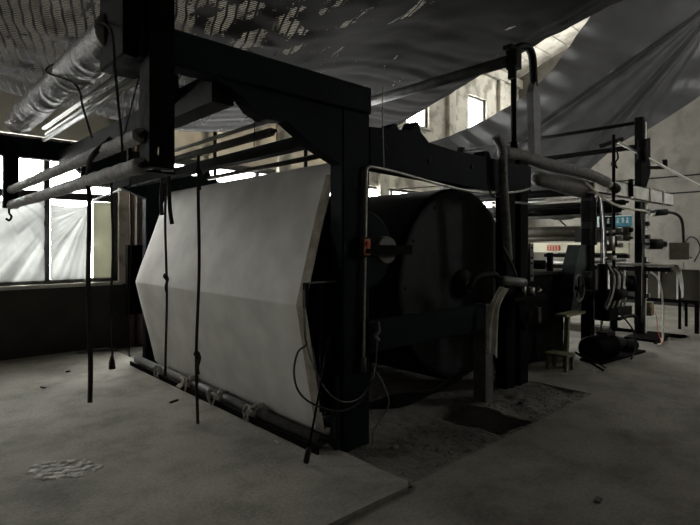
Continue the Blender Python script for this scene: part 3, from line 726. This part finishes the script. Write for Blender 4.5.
# ------------------------------------------------------------------ second post with slanting roller
up = thing('upper_mast', (5.02, 2.85, 2.36), 'thin black mast rising from the frame into the tarpaulin gap', 'mast')
MB().cyl((5.02, 2.78, 2.36), (5.02, 2.78, 3.62), .03, 12).build('pole', 'black', up)
MB().box(4.9, 5.06, 2.74, 2.84, 3.6, 3.64).box(4.93, 4.97, 2.72, 2.8, 3.28, 3.42).box(4.97, 5.08, 2.72, 2.84, 3.4, 3.6).build('bracket', 'black', up)
MB().lathe((5.02, 2.78, 2.36), (5.02, 2.78, 2.62), [(0, .07), (.3, .075), (.6, .05), (1, .035)], 12).build('foot_clamp', 'black', up)
roller('top_roller', 5.0, 3.50, .062, 2.86, 6.3, 'greysteel', 'grey roller slanting up to the black mast below the net', 'rollers of the machine top')
MB2 = MB().cyl((5.0, 6.4, 2.4), (5.0, 6.4, 3.6), .03, 12)
MB2.build('pole', 'black', up)
ho = thing('bent_hose', (5.2, 2.78, 2.6), 'dark hose arching over the mast with a flat grey sleeve below', 'hose')
MB().tube([(5.04, 2.8, 3.56), (5.15, 2.8, 3.68), (5.32, 2.78, 3.72), (5.42, 2.77, 3.62), (5.43, 2.76, 3.3)], .045, 12).build('hose', 'dark', ho)
MB().prism_y([(5.34, 3.22), (5.40, 3.34), (5.50, 3.22), (5.53, 2.5), (5.45, 2.40), (5.38, 2.5)], 2.72, 2.8).build('sleeve', 'greysteel', ho)
# big drooping wrapped duct along the top
ag = thing('wrapped_duct', (5.2, 2.72, 2.42), 'pale wrapped duct drooping along the top rail beyond the mast', 'duct')
MB().tube([(4.75, 2.76, 2.46), (5.1, 2.74, 2.47), (5.6, 2.7, 2.43), (6.2, 2.68, 2.43), (6.8, 2.66, 2.41), (7.25, 2.64, 2.36)], .07, 14).build('duct', 'wrap2', ag)
MB().cyl((7.22, 2.64, 2.362), (7.55, 2.64, 2.30), .05, 14).build('end_pipe', 'hose', ag)
MB().lathe((7.5, 2.64, 2.31), (7.6, 2.64, 2.29), [(0, .06), (.2, .07), (1, .07)], 14).build('flange', 'dark', ag)
p = MB(); p.lathe((5.7, 2.9, 2.30), (7.2, 2.86, 2.26), [(0, .03), (.05, .09), (.3, .10), (.6, .12), (.9, .13), (1, .05)], 16, .2)
tag(p.build('rolled_cloth', 'wrap2'), 'rolled grey cloth lying under the pale duct', 'cloth')
# hanging wrapped bundle at the left of the columns
t = MB(); t.tube([(4.42, 2.64, 2.56), (4.5, 2.62, 2.45), (4.53, 2.62, 2.1), (4.58, 2.62, 1.7), (4.62, 2.62, 1.35)], .045, 10)
tag(t.build('cable_bundle', 'wrap2'), 'thick dusty cable bundle hanging left of the twin columns', 'cable')
cord('hanging_hose', [(4.5, 2.62, 1.5), (4.62, 2.58, 1.3), (4.68, 2.56, 1.15), (4.62, 2.56, 1.0)], .014, 'rubber', 'short black hose below the dusty cable bundle', 'hose')
cord('hanging_cable', [(4.25, 2.63, 2.1), (4.3, 2.62, 1.99), (4.4, 2.62, 1.97), (4.52, 2.62, 2.02)], .009, 'dark', 'small dark cable loop under the upper beam end', 'cable')
# bracket table with clutter
vt = thing('work_bracket', (4.75, 2.6, .98), 'small iron bracket shelf on the twin columns cluttered with fittings', 'bracket')
MB().box(4.45, 5.1, 2.45, 2.72, .95, .99).build('shelf', 'black', vt)
m = MB(); m.prism_y([(4.7, .95), (5.05, .95), (5.0, .75), (4.85, .62), (4.75, .75)], 2.55, 2.6); m.build('bracket_web', 'black', vt)
MB().lathe((4.35, 2.55, 1.16), (4.75, 2.5, 1.12), [(0, .03), (.1, .05), (.5, .045), (.9, .05), (1, .03)], 12).build('cylinder', 'greysteel', vt)
for q_ in (((4.7, 2.5, .99), (4.7, 2.5, 1.1), .03), ((4.86, 2.5, .99), (4.86, 2.5, 1.07), .04), ((5.0, 2.52, .985), (5.02, 2.48, 1.05), .025)): MB().cyl(*q_, 10).build('fitting', 'steel', vt)
MB().box(4.9, 4.97, 2.44, 2.5, .7, .86, .005).build('clamp', 'brown', vt)
def rag2(u, v):
    a = lerp_list([at(500, 286, Y=2.56), at(491, 305, Y=2.54), at(487, 325, Y=2.54), at(487, 355, Y=2.54)], v)
    b = lerp_list([at(508, 289, Y=2.52), at(500, 305, Y=2.50), at(499, 325, Y=2.50), at(498, 356, Y=2.52)], v)
    p_ = a.lerp(b, u); p_.y += .012 * math.sin(u * 12 + v * 3); p_.z += .02 * math.sin(u * 5) * v
    return p_
p = MB(); p.grid(rag2, 24, 30)
tag(p.build('hanging_rag', 'whitecloth', thick=.004), 'pale rag hanging off the iron bracket by the frame leg', 'cloth')
cord('valve_spout', [(4.4, 2.6, 1.18), (4.3, 2.6, 1.22), (4.05, 2.62, 1.2), (3.95, 2.64, 1.1)], .03, 'dark', 'dark curved pipe stub before the huge drum', 'pipe')

# ------------------------------------------------------------------ second station
st = thing('rear_machine_frame', (9.25, 2.8, 0), 'rear machine frame with tall post and long white channel beam', 'machine')
for y0, y1 in ((2.78, 2.9), (6.3, 6.42)):
    MB().box(7.04, 7.22, y0, y1, 0, 2.36, .006).build('post', 'black', st)
    MB().box(9.18, 9.3, y0, y1, 0, 3.62, .006).build('post', 'black', st)
MB().box(9.3, 9.345, 2.77, 2.86, .0, 1.3).box(9.30, 9.40, 2.77, 2.80, 1.75, 2.25).box(9.30, 9.36, 2.77, 2.80, 2.4, 3.55).box(9.30, 9.40, 2.77, 2.80, .6, 1.3).build('white_channel', 'white', st)['label'] = 'white strip on the tall post'
MB().box(7.22, 7.27, 2.77, 2.85, 1.5, 2.15).build('side_plate', 'greysteel', st)
c = MB(); c.box(6.9, 10.45, 2.66, 2.68, 2.2, 2.42).box(6.9, 10.45, 2.66, 2.76, 2.405, 2.42).box(6.9, 10.45, 2.66, 2.76, 2.2, 2.215)
for x in (8.2, 9.1, 9.8): c.box(x, x + .05, 2.63, 2.66, 2.2, 2.42)
c.build('channel_beam', 'white', st)
MB().box(8.15, 8.19, 2.6, 2.66, 2.22, 2.48).build('lug', 'black', st)
m = MB(); m.prism_y([(9.0, 3.2), (9.45, 3.3), (9.45, 2.7), (9.2, 2.4), (9.0, 2.45)], 2.74, 2.78); m.build('gusset_plate', 'black', st)
MB().obar((9.3, 2.75, 2.78), (10.1, 2.7, 2.86), .05, .05).box(10.06, 10.14, 2.67, 2.73, 2.85, 3.0).build('hook_arm', 'black', st)
MB().box(8.6, 9.1, 2.4, 2.45, 0, .02).box(8.7, 9.5, 2.45, 2.9, 0, .035).build('base_plate', 'black', st)
MB().box(9.36, 9.5, 2.7, 2.84, .32, .55, .01).build('foot_box', 'mustard', st)
MB().cyl((9.1, 2.75, 3.2), (9.0, 2.75, 2.85), .07, 10).build('dark_weight', 'black', st)
for k in range(5):
    zz = random.uniform(2.0, 2.3); xx = 9.14 - .03 * k
    MB().tube([(xx, 2.76, zz), (xx - .02, 2.73, zz * .75), (xx + random.uniform(-.12, .04), 2.72, zz * .5), (xx - .03, 2.74, .25)], .010, 6).build('cable', 'wrap2' if k % 2 else 'rubber', st)
for z_, w_ in ((2.02, .09), (1.82, .07), (1.6, .10), (1.15, .08), (.95, .06), (.62, .09)):
    MB().box(9.3, 9.3 + w_, 2.72, 2.84, z_, z_ + .07, .004).build('clamp', 'greysteel', st)
for z_, w_ in ((2.1, .06), (1.72, .08), (1.42, .10), (1.05, .08), (.8, .12)):
    MB().box(7.0 - w_ * .4, 7.04, 2.74, 2.86, z_, z_ + .09, .004).build('clamp', 'dark', st)
for k in range(4):
    MB().tube([(7.24 + .04 * k, 2.76, 2.3), (7.26 + .05 * k, 2.72, 1.8), (7.22 + .06 * k, 2.70, 1.2), (7.28 + .05 * k, 2.72, .3 + .1 * k)], .009, 6).build('cable', 'steel' if k == 2 else 'rubber', st)
MB().cyl((7.6, 2.95, 1.25), (8.9, 2.95, 1.25), .02, 8).build('shaft', 'greysteel', st)
def bar(name, x, z, h, y0, y1, m_, label, w=.06, group='rails of the rear machine'):
    return tag(MB().box(x - w / 2, x + w / 2, y0, y1, z - h / 2, z + h / 2, .004).build(name, m_), label, 'rail', group)
G2 = 'rollers of the rear machine'
roller('rear_roller', 9.24, 3.54, .03, 2.92, 6.3, 'dark', 'thin dark roller at the top of the tall rear post', G2)
bar('rear_rail', 9.2, 3.13, .08, 2.9, 6.3, 'black', 'black rail below the thin top roller of the tall rear post')
roller('rear_roller', 9.0, 2.45, .07, 2.95, 6.3, 'black', 'thick black roller just below the rolled cloth', G2)
roller('rear_roller', 9.0, 2.31, .022, 2.95, 6.3, 'chrome', 'bright thin roller, highest bright one of the rear machine', G2)
roller('rear_roller', 9.05, 2.38, .012, 2.95, 6.3, 'steel', 'faint thin rod just above the bright rear roller', G2)
roller('rear_roller', 8.9, 2.2, .045, 2.95, 6.3, 'dark', 'dark roller beneath the bright rear roller', G2)
roller('rear_roller', 8.7, 2.08, .06, 2.95, 6.3, 'black', 'black roller above the blue banner', G2)
roller('rear_roller', 8.6, 1.99, .028, 2.95, 6.3, 'greysteel', 'grey roller right above the blue banner', G2)
roller('rear_roller', 9.1, 1.75, .09, 2.95, 6.3, 'olive', 'thick olive roller behind the blue banner', G2)
roller('rear_roller', 9.1, 1.62, .05, 2.95, 6.3, 'olive', 'olive roller above the cream panel', G2)
MBp = MB().box(9.05, 9.12, 2.95, 6.3, 1.365, 1.54)
cpn = tag(MBp.build('cream_panel', 'cream'), 'long cream panel with a small red notice across the rear machine', 'panel')
a1 = at(547, 247, X=9.04); a2 = at(560, 247, X=9.04)
sg = MB().box(9.04, 9.05, a2.y, a1.y, 1.395, 1.495).build('notice', 'markred', cpn)
t = MB(); w = (a1.y - a2.y)
for k in range(4):
    c0 = a2.y + w * (.1 + .22 * k)
    t.box(9.034, 9.04, c0, c0 + w * .14, 1.475, 1.483).box(9.034, 9.04, c0, c0 + w * .14, 1.44, 1.447).box(9.034, 9.04, c0 + w * .05, c0 + w * .08, 1.41, 1.483).box(9.034, 9.04, c0, c0 + w * .14, 1.405, 1.412)
t.build('notice_text', 'cream', sg)
tag(MB().box(8.95, 9.04, 2.93, 4.35, 1.28, 1.34).build('dark_rail', 'black'), 'black rail close under the cream panel near the tall post', 'rail')
# blue banner
a1 = at(597, 222, X=8.5); a2 = at(632, 222, X=8.5)
bn = tag(MB().box(8.5, 8.52, a2.y, a1.y, 1.79, 1.96).build('banner', 'blue'), 'blue-green banner with white characters between the rear posts', 'banner')
t = MB(); W = a1.y - a2.y; t.box(8.495, 8.5, a1.y - W * .07, a1.y, 1.79, 1.96).box(8.495, 8.5, a2.y, a1.y, 1.95, 1.962)
for k in range(5):
    yc = a1.y - W * (.34 + .135 * k); q = W * .038
    t.box(8.495, 8.5, yc - q, yc + q, 1.905, 1.915).box(8.495, 8.5, yc - q * .2, yc + q * .2, 1.845, 1.93).box(8.495, 8.5, yc - q * .9, yc + q * .9, 1.872, 1.880)
    if k % 2: t.box(8.495, 8.5, yc - q, yc - q * .6, 1.85, 1.915)
    else: t.box(8.495, 8.5, yc + q * .5, yc + q * .9, 1.85, 1.89).box(8.495, 8.5, yc - q, yc + q, 1.846, 1.853)
t.build('lettering', 'markwhite', bn)
tag(MB().box(8.5, 8.62, 3.05, 3.6, 1.55, 1.75).box(8.5, 8.6, 3.0, 3.12, 1.42, 1.95).build('bearing_stack', 'dark'), 'dark bearing housing left of the tall rear post', 'bearing')
for z, l in ((1.5, 'lowest'), (1.62, 'middle'), (1.74, 'topmost')):
    tag(MB().cyl((8.62, 2.9, z), (8.62, 3.06, z), .04, 12).build('pulley', 'steel'), l + ' of three pale pulleys beside the tall rear post', 'pulley', 'pulleys beside the rear post')
# lower rail with slats
roller('rear_roller', 9.1, 1.18, .025, 2.3, 5.2, 'chrome', 'bright thin tube at waist height left and right of the tall post', G2)
bar('rear_rail', 9.1, 1.11, .07, 2.35, 5.6, 'black', 'black rail right under the bright waist-high tube')
t = thing('slatted_guard', (10.1, 3.6, 0), 'dark guard with thin pale upright slats behind the rear machine', 'guard', None)
MB().box(10.12, 10.16, 2.2, 6.0, .55, 1.08).build('back_panel', 'olive', t)
for k in range(12): MB().box(10.09, 10.12, 2.5 + k * .28, 2.525 + k * .28, .5, 1.12).build('slat', 'white', t)
MB().box(10.06, 10.16, 2.2, 6.0, .5, .56).build('rail', 'black', t)
MB().box(10.09, 10.15, 2.2, 2.26, 0, .5).build('leg', 'black', t); MB().box(10.09, 10.15, 5.9, 5.96, 0, .5).build('leg', 'black', t)
bar('rear_rail', 9.0, .42, .16, 2.9, 6.0, 'dark', 'broad dark rail low above the rear floor pit', .14)
bar('rear_rail', 8.9, .06, .12, 3.2, 6.2, 'olive', 'olive sill rail on the floor left of the rear pit', .1)
roller('rear_roller', 9.3, 1.33, .05, 3.1, 4.2, 'olive', 'short olive roller under the cream panel right half', G2)

# middle equipment: cabinet, stand, handwheel
cbt = thing('black_cabinet', (6.0, 3.3, 0), 'black steel tank body standing right of the twin columns', 'tank')
MB().box(5.55, 6.75, 3.0, 5.9, .05, 1.12, .02).build('body', 'black', cbt)
MB().box(5.5, 6.8, 2.96, 5.95, 1.12, 1.16, .006).build('rim', 'dark', cbt)
MB().cyl((5.6, 3.1, 1.26), (5.6, 5.9, 1.26), .05, 14).build('roller', 'dark', cbt); MB().cyl((6.4, 3.1, 1.24), (6.4, 5.9, 1.24), .06, 14).build('roller', 'dark', cbt)
MB().box(5.58, 5.64, 3.0, 3.06, 1.16, 1.4).build('bearing_upright', 'black', cbt); MB().box(6.37, 6.43, 3.0, 3.06, 1.16, 1.4).build('bearing_upright', 'black', cbt)
tag(MB().box(5.9, 6.8, 3.8, 3.9, 1.25, 1.34).build('dim_rail', 'olive'), 'olive bar lying across the black tank', 'rail')
tl = MB(); tl.prism_y([(6.45, .6), (6.62, .6), (6.95, 1.25), (6.95, 1.5), (6.75, 1.5), (6.6, 1.25)], 2.78, 2.95)
tag(tl.build('green_housing', 'green'), 'worn green machine housing beside the spoked handwheel', 'housing')
hw = thing('handwheel', (6.5, 2.68, .95), 'black spoked handwheel on the green housing', 'handwheel')
t = MB(); cpt = Vector((6.5, 2.70, .95)); ring = [cpt + Vector((.16 * math.cos(a), 0, .165 * math.sin(a))) for a in [2 * math.pi * k / 24 for k in range(25)]]
t.tube(ring, .014, 8, False); t.build('rim', 'greysteel', hw)
for k in range(5): a = k * 2 * math.pi / 5 + .3; MB().cyl(cpt, cpt + Vector((.16 * math.cos(a), 0, .16 * math.sin(a))), .009, 6).build('spoke', 'black', hw)
t = MB(); MB().cyl(cpt - Vector((0, .02, 0)), cpt + Vector((0, .12, 0)), .025, 12).build('hub', 'dark', hw)
sd_ = thing('iron_stand', (6.0, 2.35, 0), 'small dirty yellow-green iron stand with tall upright', 'stand')
q = at(571, 371, Z=0)
for dx, dy in ((-.1, 0), (.07, 0), (-.1, .22), (.07, .22)): MB().box(q.x + dx - .02, q.x + dx + .02, q.y + dy, q.y + dy + .035, 0, .17).build('leg', 'mustard', sd_)
MB().box(q.x - .13, q.x + .11, q.y - .01, q.y + .27, .17, .2).build('top', 'mustard', sd_)
MB().obar((q.x + .12, q.y + .12, .0), (q.x + .18, q.y + .12, .64), .05, .05).build('upright', 'mustard', sd_)
MB().box(q.x + .0, q.x + .55, q.y + .05, q.y + .2, .63, .66).build('cross_plate', 'mustard', sd_)
cord('iron_rod', [at(575, 352, d=6.15), at(604, 371, Z=.01)], .013, 'black', 'black rod lying slanted to the floor by the iron stand', 'rod', 'slanted rods by the stand')
cord('iron_rod', [at(580, 353, d=6.25), at(606, 368, Z=.012)], .010, 'dark', 'thinner rod slanting beside the black rod at the iron stand', 'rod', 'slanted rods by the stand')
# valve tree
vv = thing('valve_tree', (7.3, 2.65, 0), 'tangled upright valve pipes and hoses before the middle rear post', 'valve')
MB().cyl((7.4, 2.6, .2), (7.4, 2.6, 3.02), .022, 10).build('riser_pipe', 'black', vv)
t = MB()
for x, z, r, h in ((7.4, .75, .10, .10), (7.4, 1.15, .06, .12), (7.4, 1.55, .045, .15), (7.4, 2.3, .045, .08), (7.4, .45, .05, .2), (7.4, 2.62, .035, .05)):
    MB().cyl((x, 2.6, z - h / 2), (x, 2.6, z + h / 2), r, 12).build('coupling', 'dark', vv)
t = MB(); t.cyl((7.15, 2.55, 1.42), (7.15, 2.55, 1.62), .05, 12).cyl((7.15, 2.55, 1.3), (7.15, 2.55, 1.36), .07, 12).cyl((7.15, 2.55, 1.66), (7.15, 2.55, 1.7), .06, 12)
t.build('valve_body', 'steel', vv)
t = MB(); t.box(6.95, 7.3, 2.5, 2.7, .5, .9, .02).cyl((7.0, 2.6, .9), (7.0, 2.6, 1.25), .06, 12).cyl((6.9, 2.45, .85), (7.25, 2.45, .85), .08, 12).cyl((7.3, 2.45, 1.0), (7.7, 2.45, .98), .05, 10).cyl((7.62, 2.45, .86), (7.62, 2.45, 1.08), .07, 10)
t.build('pump_body', 'black', vv)
for k in range(6):
    x = 6.85 + k * .09
    MB().tube([(x, 2.5, 1.28 - .03 * k), (x + .02, 2.44, 1.1), (x - .06, 2.42, .9), (x - .16, 2.46, .68)], .011, 6).build('hose', 'hose' if k % 2 else 'dark', vv)
MB().tube([(7.3, 2.5, .5), (7.55, 2.46, .52), (7.7, 2.42, .5), (7.72, 2.42, .4)], .025, 8).build('spout', 'dark', vv)
t = MB(); wr = Vector((7.45, 2.5, .78))
t.tube([wr + Vector((.12 * math.cos(a), 0, .12 * math.sin(a))) for a in [2 * math.pi * k / 18 for k in range(19)]], .012, 6, False)
for k in range(3): a = k * math.pi / 3; t.cyl(wr - Vector((.12 * math.cos(a), 0, .12 * math.sin(a))), wr + Vector((.12 * math.cos(a), 0, .12 * math.sin(a))), .008, 6)
t.build('valve_wheel', 'greysteel', vv)
MB().tube([(7.3, 2.5, .6), (7.42, 2.36, .35), (7.3, 2.3, .12), (7.0, 2.25, .05)], .012, 6).build('floor_hose', 'dark', vv)
cord('sagging_hose', [at(584, 181, Y=2.62), at(594, 190, Y=2.6), at(606, 200, Y=2.58), at(625, 208, Y=2.58), at(645, 211, Y=2.6), at(650, 214, Y=2.62)], .016, 'hose', 'pale hose sagging below the white channel beam', 'hose')
cord('black_cable', [at(532, 212, Y=4.2), at(545, 216, Y=4.2), at(556, 219, Y=4.2), at(572, 218, Y=4.1), at(583, 214, Y=4.1)], .018, 'rubber', 'black cable sagging between the rear rollers', 'cable')
cord('black_cable', [at(553, 214, Y=4.2), at(566, 226, Y=4.1), at(582, 240, Y=4.0)], .014, 'rubber', 'black cable slanting down across the olive roller', 'cable')
# motor on the floor
mt = thing('electric_motor', (7.6, 2.45, 0), 'dark greasy electric motor lying on the floor before the rear post', 'motor')
mc = at(604, 362, Z=0)
t = MB(); prof_ = []
for k in range(17): prof_ += [(k / 17, .15), (k / 17 + .02, .165), (k / 17 + .04, .15)]
ax = Vector((.98, -.1, 0)); s0 = Vector((mc.x - .18, mc.y + .1, .17))
t.lathe(s0, s0 + ax * .5, prof_ + [(1, .12)], 24); t.build('housing', 'black', mt)
MB().lathe(s0 + ax * .5, s0 + ax * .85, [(0, .12), (.2, .12), (.25, .1), (.6, .1), (.65, .075), (1, .07)], 20).build('gear_end', 'dark', mt)
MB().lathe(s0 + ax * .85 + Vector((0, 0, -.06)), s0 + ax * 1.3 + Vector((0, 0, -.08)), [(0, .05), (.15, .085), (.8, .08), (1, .04)], 16).build('coupling', 'black', mt)
MB().obar(s0 + Vector((.02, 0, -.155)), s0 + ax * 1.25 + Vector((0, 0, -.155)), .3, .03).build('base', 'black', mt)
MB().obar(s0 + ax * .3 + Vector((0, 0, .13)), s0 + ax * .52 + Vector((0, 0, .13)), .14, .12).build('terminal_box', 'dark', mt)

# right part: slanting tie pipe, conduit and box
e0 = at(618, 142, Y=3.0); e1 = at(700, 186, Y=2.3); dd = (e1 - e0); e2 = e0 + dd * ((X1 - .03 - e0.x) / dd.x)
cord('tie_pipe', [e0, e1, e2], .022, 'white', 'long white pipe slanting down from the tarpaulin to the far wall', 'pipe')
tag(MB().obar(at(601, 146, Y=3.05), at(622, 139, Y=3.0), .05, .06).build('pipe_clamp', 'black'), 'black clamp at the upper end of the slanting white pipe', 'clamp')
cord('hook_wire', [at(617, 150, Y=3.0), at(618, 158, Y=3.0), at(615, 163, Y=3.0), at(617, 168, Y=3.0)], .012, 'black', 'small black wire hook below the slanting white pipe', 'hook')
jb = thing('junction_box', (10.2, 2.53, 1.24), 'brown junction box hanging from a bent pipe before the far wall', 'box')
b1 = at(667, 242, d=8.9); 
MB().obar(at(667, 251, d=8.9), at(687, 251, d=8.9), .14, .3, .01).build('box', 'brown', jb)
MB().tube([(9.35, 2.8, 2.06), at(664, 212, d=8.7), at(676, 214, d=8.8), at(682, 222, d=8.9), at(683.5, 244, d=8.9)], .025, 10).build('pipe', 'rubber', jb)
MB().cyl(at(653, 213, d=8.6), at(666, 212, d=8.7), .055, 12).build('sleeve', 'dark', jb)
MB().cyl(at(651.5, 213, d=8.6), at(653.5, 213, d=8.6), .06, 12).build('collar', 'whitecloth', jb)
sw = MB(); sw.tube([at(x, y, X=X1 - .06) for x, y in ((694, 262), (700, 250), (697, 240), (690, 237), (685, 244), (686, 255), (692, 258))], .014, 6)
tag(sw.build('wire_coil', 'dark'), 'thin wire coil hanging on the far wall by the brown box', 'wire')
kb = MB(); kc = at(654, 244, d=8.5)
kb.cyl(kc - cR * .12, kc + cR * .12, .09, 10).cyl(kc + cR * .12, kc + cR * .2, .05, 8)
kb.obar((9.3, 2.84, kc.z), kc, .04, .04)
tag(kb.build('gear_motor', 'dark'), 'small dark gear motor on the right of the tall rear post', 'motor')
cord('white_hose', [at(651, 272, d=8.2), at(657, 277, d=8.1), at(661, 288, d=8.05), at(663, 310, d=8), at(662.5, 340, Z=.03), at(657, 345, Z=.02)], .015, 'hose', 'pale hose dropping to the floor right of the tall rear post', 'hose')
cord('red_wire', [at(650, 305, d=8.2), at(656, 315, d=8.1), at(658, 330, d=8.05), at(662, 344, Z=.02)], .005, 'markred', 'thin red wire dropping to the floor beside the pale hose', 'wire')
def glove(u, v):
    a = lerp_list([at(666, 270, d=8.7), at(670, 268, d=8.6), at(676, 274, d=8.6), at(681, 290, d=8.6), at(681.5, 298, d=8.6)], v)
    b = lerp_list([at(666, 274, d=8.6), at(672, 265, d=8.5), at(680, 268, d=8.5), at(683.5, 284, d=8.5), at(683.5, 297, d=8.5)], v)
    return a.lerp(b, u) + Vector((0, 0, .01 * math.sin(u * 9)))
p = MB(); p.grid(glove, 10, 24)
tag(p.build('draped_rag', 'whitecloth', thick=.006), 'white rag draped over the end of the waist-high tube', 'cloth')
wt = MB().box(10.4, 10.9, 2.0, 2.6, .55, .6).box(10.42, 10.46, 2.02, 2.06, 0, .55).box(10.84, 10.88, 2.02, 2.06, 0, .55).box(10.42, 10.46, 2.54, 2.58, 0, .55).box(10.84, 10.88, 2.54, 2.58, 0, .55)
tag(wt.build('low_table', 'black'), 'low black table below the draped white rag', 'table')
cord('drop_cable', [at(683.5, 262, d=9.0), at(684, 280, d=9.0), at(684, 311, d=9.0)], .01, 'greysteel', 'thin grey cable dropping straight from the brown box', 'cable')

# pipes at window corner
for k, (x, r, m_, l) in enumerate(((2.72, .035, 'rust', 'rust-brown pipe standing nearest the window edge'), (2.84, .045, 'rust', 'thicker rust-brown pipe between window and felt'), (2.98, .03, 'dark', 'dark pipe standing behind the felt edge'))):
    tag(MB().cyl((x, Y1 - .12, .02), (x, Y1 - .12, 4.0), r, 12).build('wall_pipe', m_), l, 'pipe', 'pipes at the window corner')
tag(MB().box(2.60, 2.86, 7.45, 7.55, .5, 1.5).build('wall_board', 'black'), 'black board against the wall right of the window', 'board')
for k, x in enumerate((3.15, 3.35, 3.9)):
    pass
# long pipe at the wall foot
cord('floor_pipe', [(1.95, 7.5, .05), (2.3, 7.45, .045), (2.4, 7.3, .045)], .02, 'greysteel', 'short pipe lying at the foot of the window wall', 'pipe')
# wall pipes seen over the felt
tag(MB().cyl((4.1, Y1 - .05, 0.02), (4.1, Y1 - .05, 4.0), .03, 10).build('wall_pipe', 'dark'), 'dark wall pipe seen above the felt, left one', 'pipe', 'pipes seen above the felt')
tag(MB().cyl((6.6, Y1 - .05, 0.02), (6.6, Y1 - .05, 4.0), .03, 10).build('wall_pipe', 'dark'), 'dark wall pipe seen above the felt, right one', 'pipe', 'pipes seen above the felt')

# plaster spill, crumbs
ps = MB(); c0 = at(65, 469, Z=.022)
for k in range(130):
    a = random.random() * 6.28; rr = random.random() ** .6
    q = c0 + cR * (math.cos(a) * rr * .24) + cF * (math.sin(a) * rr * .13); s_ = random.uniform(.008, .034)
    t = bmesh.new(); bmesh.ops.create_icosphere(t, subdivisions=1, radius=1)
    for v in t.verts: v.co = Vector((q.x + v.co.x * s_ * random.uniform(.7, 1.6), q.y + v.co.y * s_ * random.uniform(.7, 1.6), .022 + v.co.z * s_ * .12))
    ps._m(t, True)
tag(ps.build('plaster_spill', 'plaster'), 'patch of crumbled white plaster on the pale slab', 'plaster', None, 'stuff')
cr = MB()
for k in range(420):
    x = random.uniform(2.5, 5.4); y = 2.1 + random.random() ** 1.8 * 1.4
    if 3.5 < x < 4.15 and y < 2.95: continue
    s_ = random.uniform(.003, .012)
    t = bmesh.new(); bmesh.ops.create_icosphere(t, subdivisions=1, radius=1)
    for v in t.verts: v.co = Vector((x + v.co.x * s_, y + v.co.y * s_ * random.uniform(.6, 1.4), -.005 + v.co.z * s_ * .7))
    cr._m(t)
tag(cr.build('rubble', 'dirt'), 'loose crumbs of rubble strewn on the dirt under the machine', 'rubble', None, 'stuff')
def chip(px, py, z, l, w, ang, m_, lab):
    c = at(px, py, Z=z); t = MB(); dv = Vector((math.cos(ang), math.sin(ang), 0))
    t.obar(Vector((c.x, c.y, z + .006)) - dv * l / 2, Vector((c.x, c.y, z + .008)) + dv * l / 2, w, .012)
    tag(t.build('debris_chip', m_), lab, 'debris', 'chips on the floor')
chip(174, 402, .022, .09, .025, .3, 'black', 'dark chip on the slab below the felt')
chip(277, 443, .022, .07, .012, 1.4, 'whitecloth', 'pale sliver on the slab left of the leaning pole')
chip(396, 448, .0, .04, .03, .4, 'whitecloth', 'pale crumb on the dirt beside the near post')
chip(522, 402, .0, .12, .04, .2, 'wood', 'dark flat chip on the floor right of the pit')
chip(598, 501, .0, .06, .03, .1, 'wood', 'dark chip on the near floor at lower right')
chip(68, 372, .022, .04, .03, .1, 'black', 'small dark chip near the window wall')
chip(43, 388, .022, .07, .02, 1.9, 'wood', 'dark chip at far left of the slab')

# ------------------------------------------------------------------ light
w = bpy.data.worlds.new('daylight'); S.world = w; w.use_nodes = True
bg = w.node_tree.nodes['Background']; bg.inputs['Color'].default_value = (1.0, .985, .95, 1); bg.inputs['Strength'].default_value = 26.0
def portal(cx, cy, cz, sx, sz, facing):
    l = bpy.data.lights.new('window_daylight', 'AREA'); l.shape = 'RECTANGLE'; l.size = sx; l.size_y = sz
    l.cycles.is_portal = True
    o = bpy.data.objects.new('window_daylight', l); C.objects.link(o); o.location = (cx, cy, cz)
    o.rotation_euler = (math.radians(-90) if facing < 0 else math.radians(90), 0, 0)
    return o
for (a, b, c, d_) in WL + [(a, b, *CLZ) for a, b in CL] + HI:
    portal((a + b) / 2, Y1 + .29, (c + d_) / 2, b - a, d_ - c, -1)
for (a, b, c, d_) in WF_ADDED:
    o = portal(X1 + .29, (a + b) / 2, (c + d_) / 2, b - a, d_ - c, 1); o.rotation_euler = (math.radians(90), 0, math.radians(90))
for (a, b, c, d_) in WR_ADDED:
    portal((a + b) / 2, Y0 - .29, (c + d_) / 2, b - a, d_ - c, 1)

# ------------------------------------------------------------------ camera
cam = bpy.data.cameras.new('camera'); co = bpy.data.objects.new('camera', cam); C.objects.link(co); S.camera = co
co.location = EYE; co.rotation_euler = (math.radians(90), 0, -math.atan2(cF.x, cF.y))
cam.sensor_width = 36; cam.lens = 36 * F_PX / 700; cam.shift_y = -17.5 / 700; cam.clip_start = .05
S.view_settings.view_transform = 'Standard'; S.view_settings.look = 'None'; S.view_settings.gamma = 1
S.view_settings.use_curve_mapping = False; S.view_settings.exposure = 0.25
S.cycles.use_denoising = True
S.cycles.max_bounces = 12; S.cycles.diffuse_bounces = 6; S.cycles.transparent_max_bounces = 24
S.cycles.sample_clamp_indirect = 6
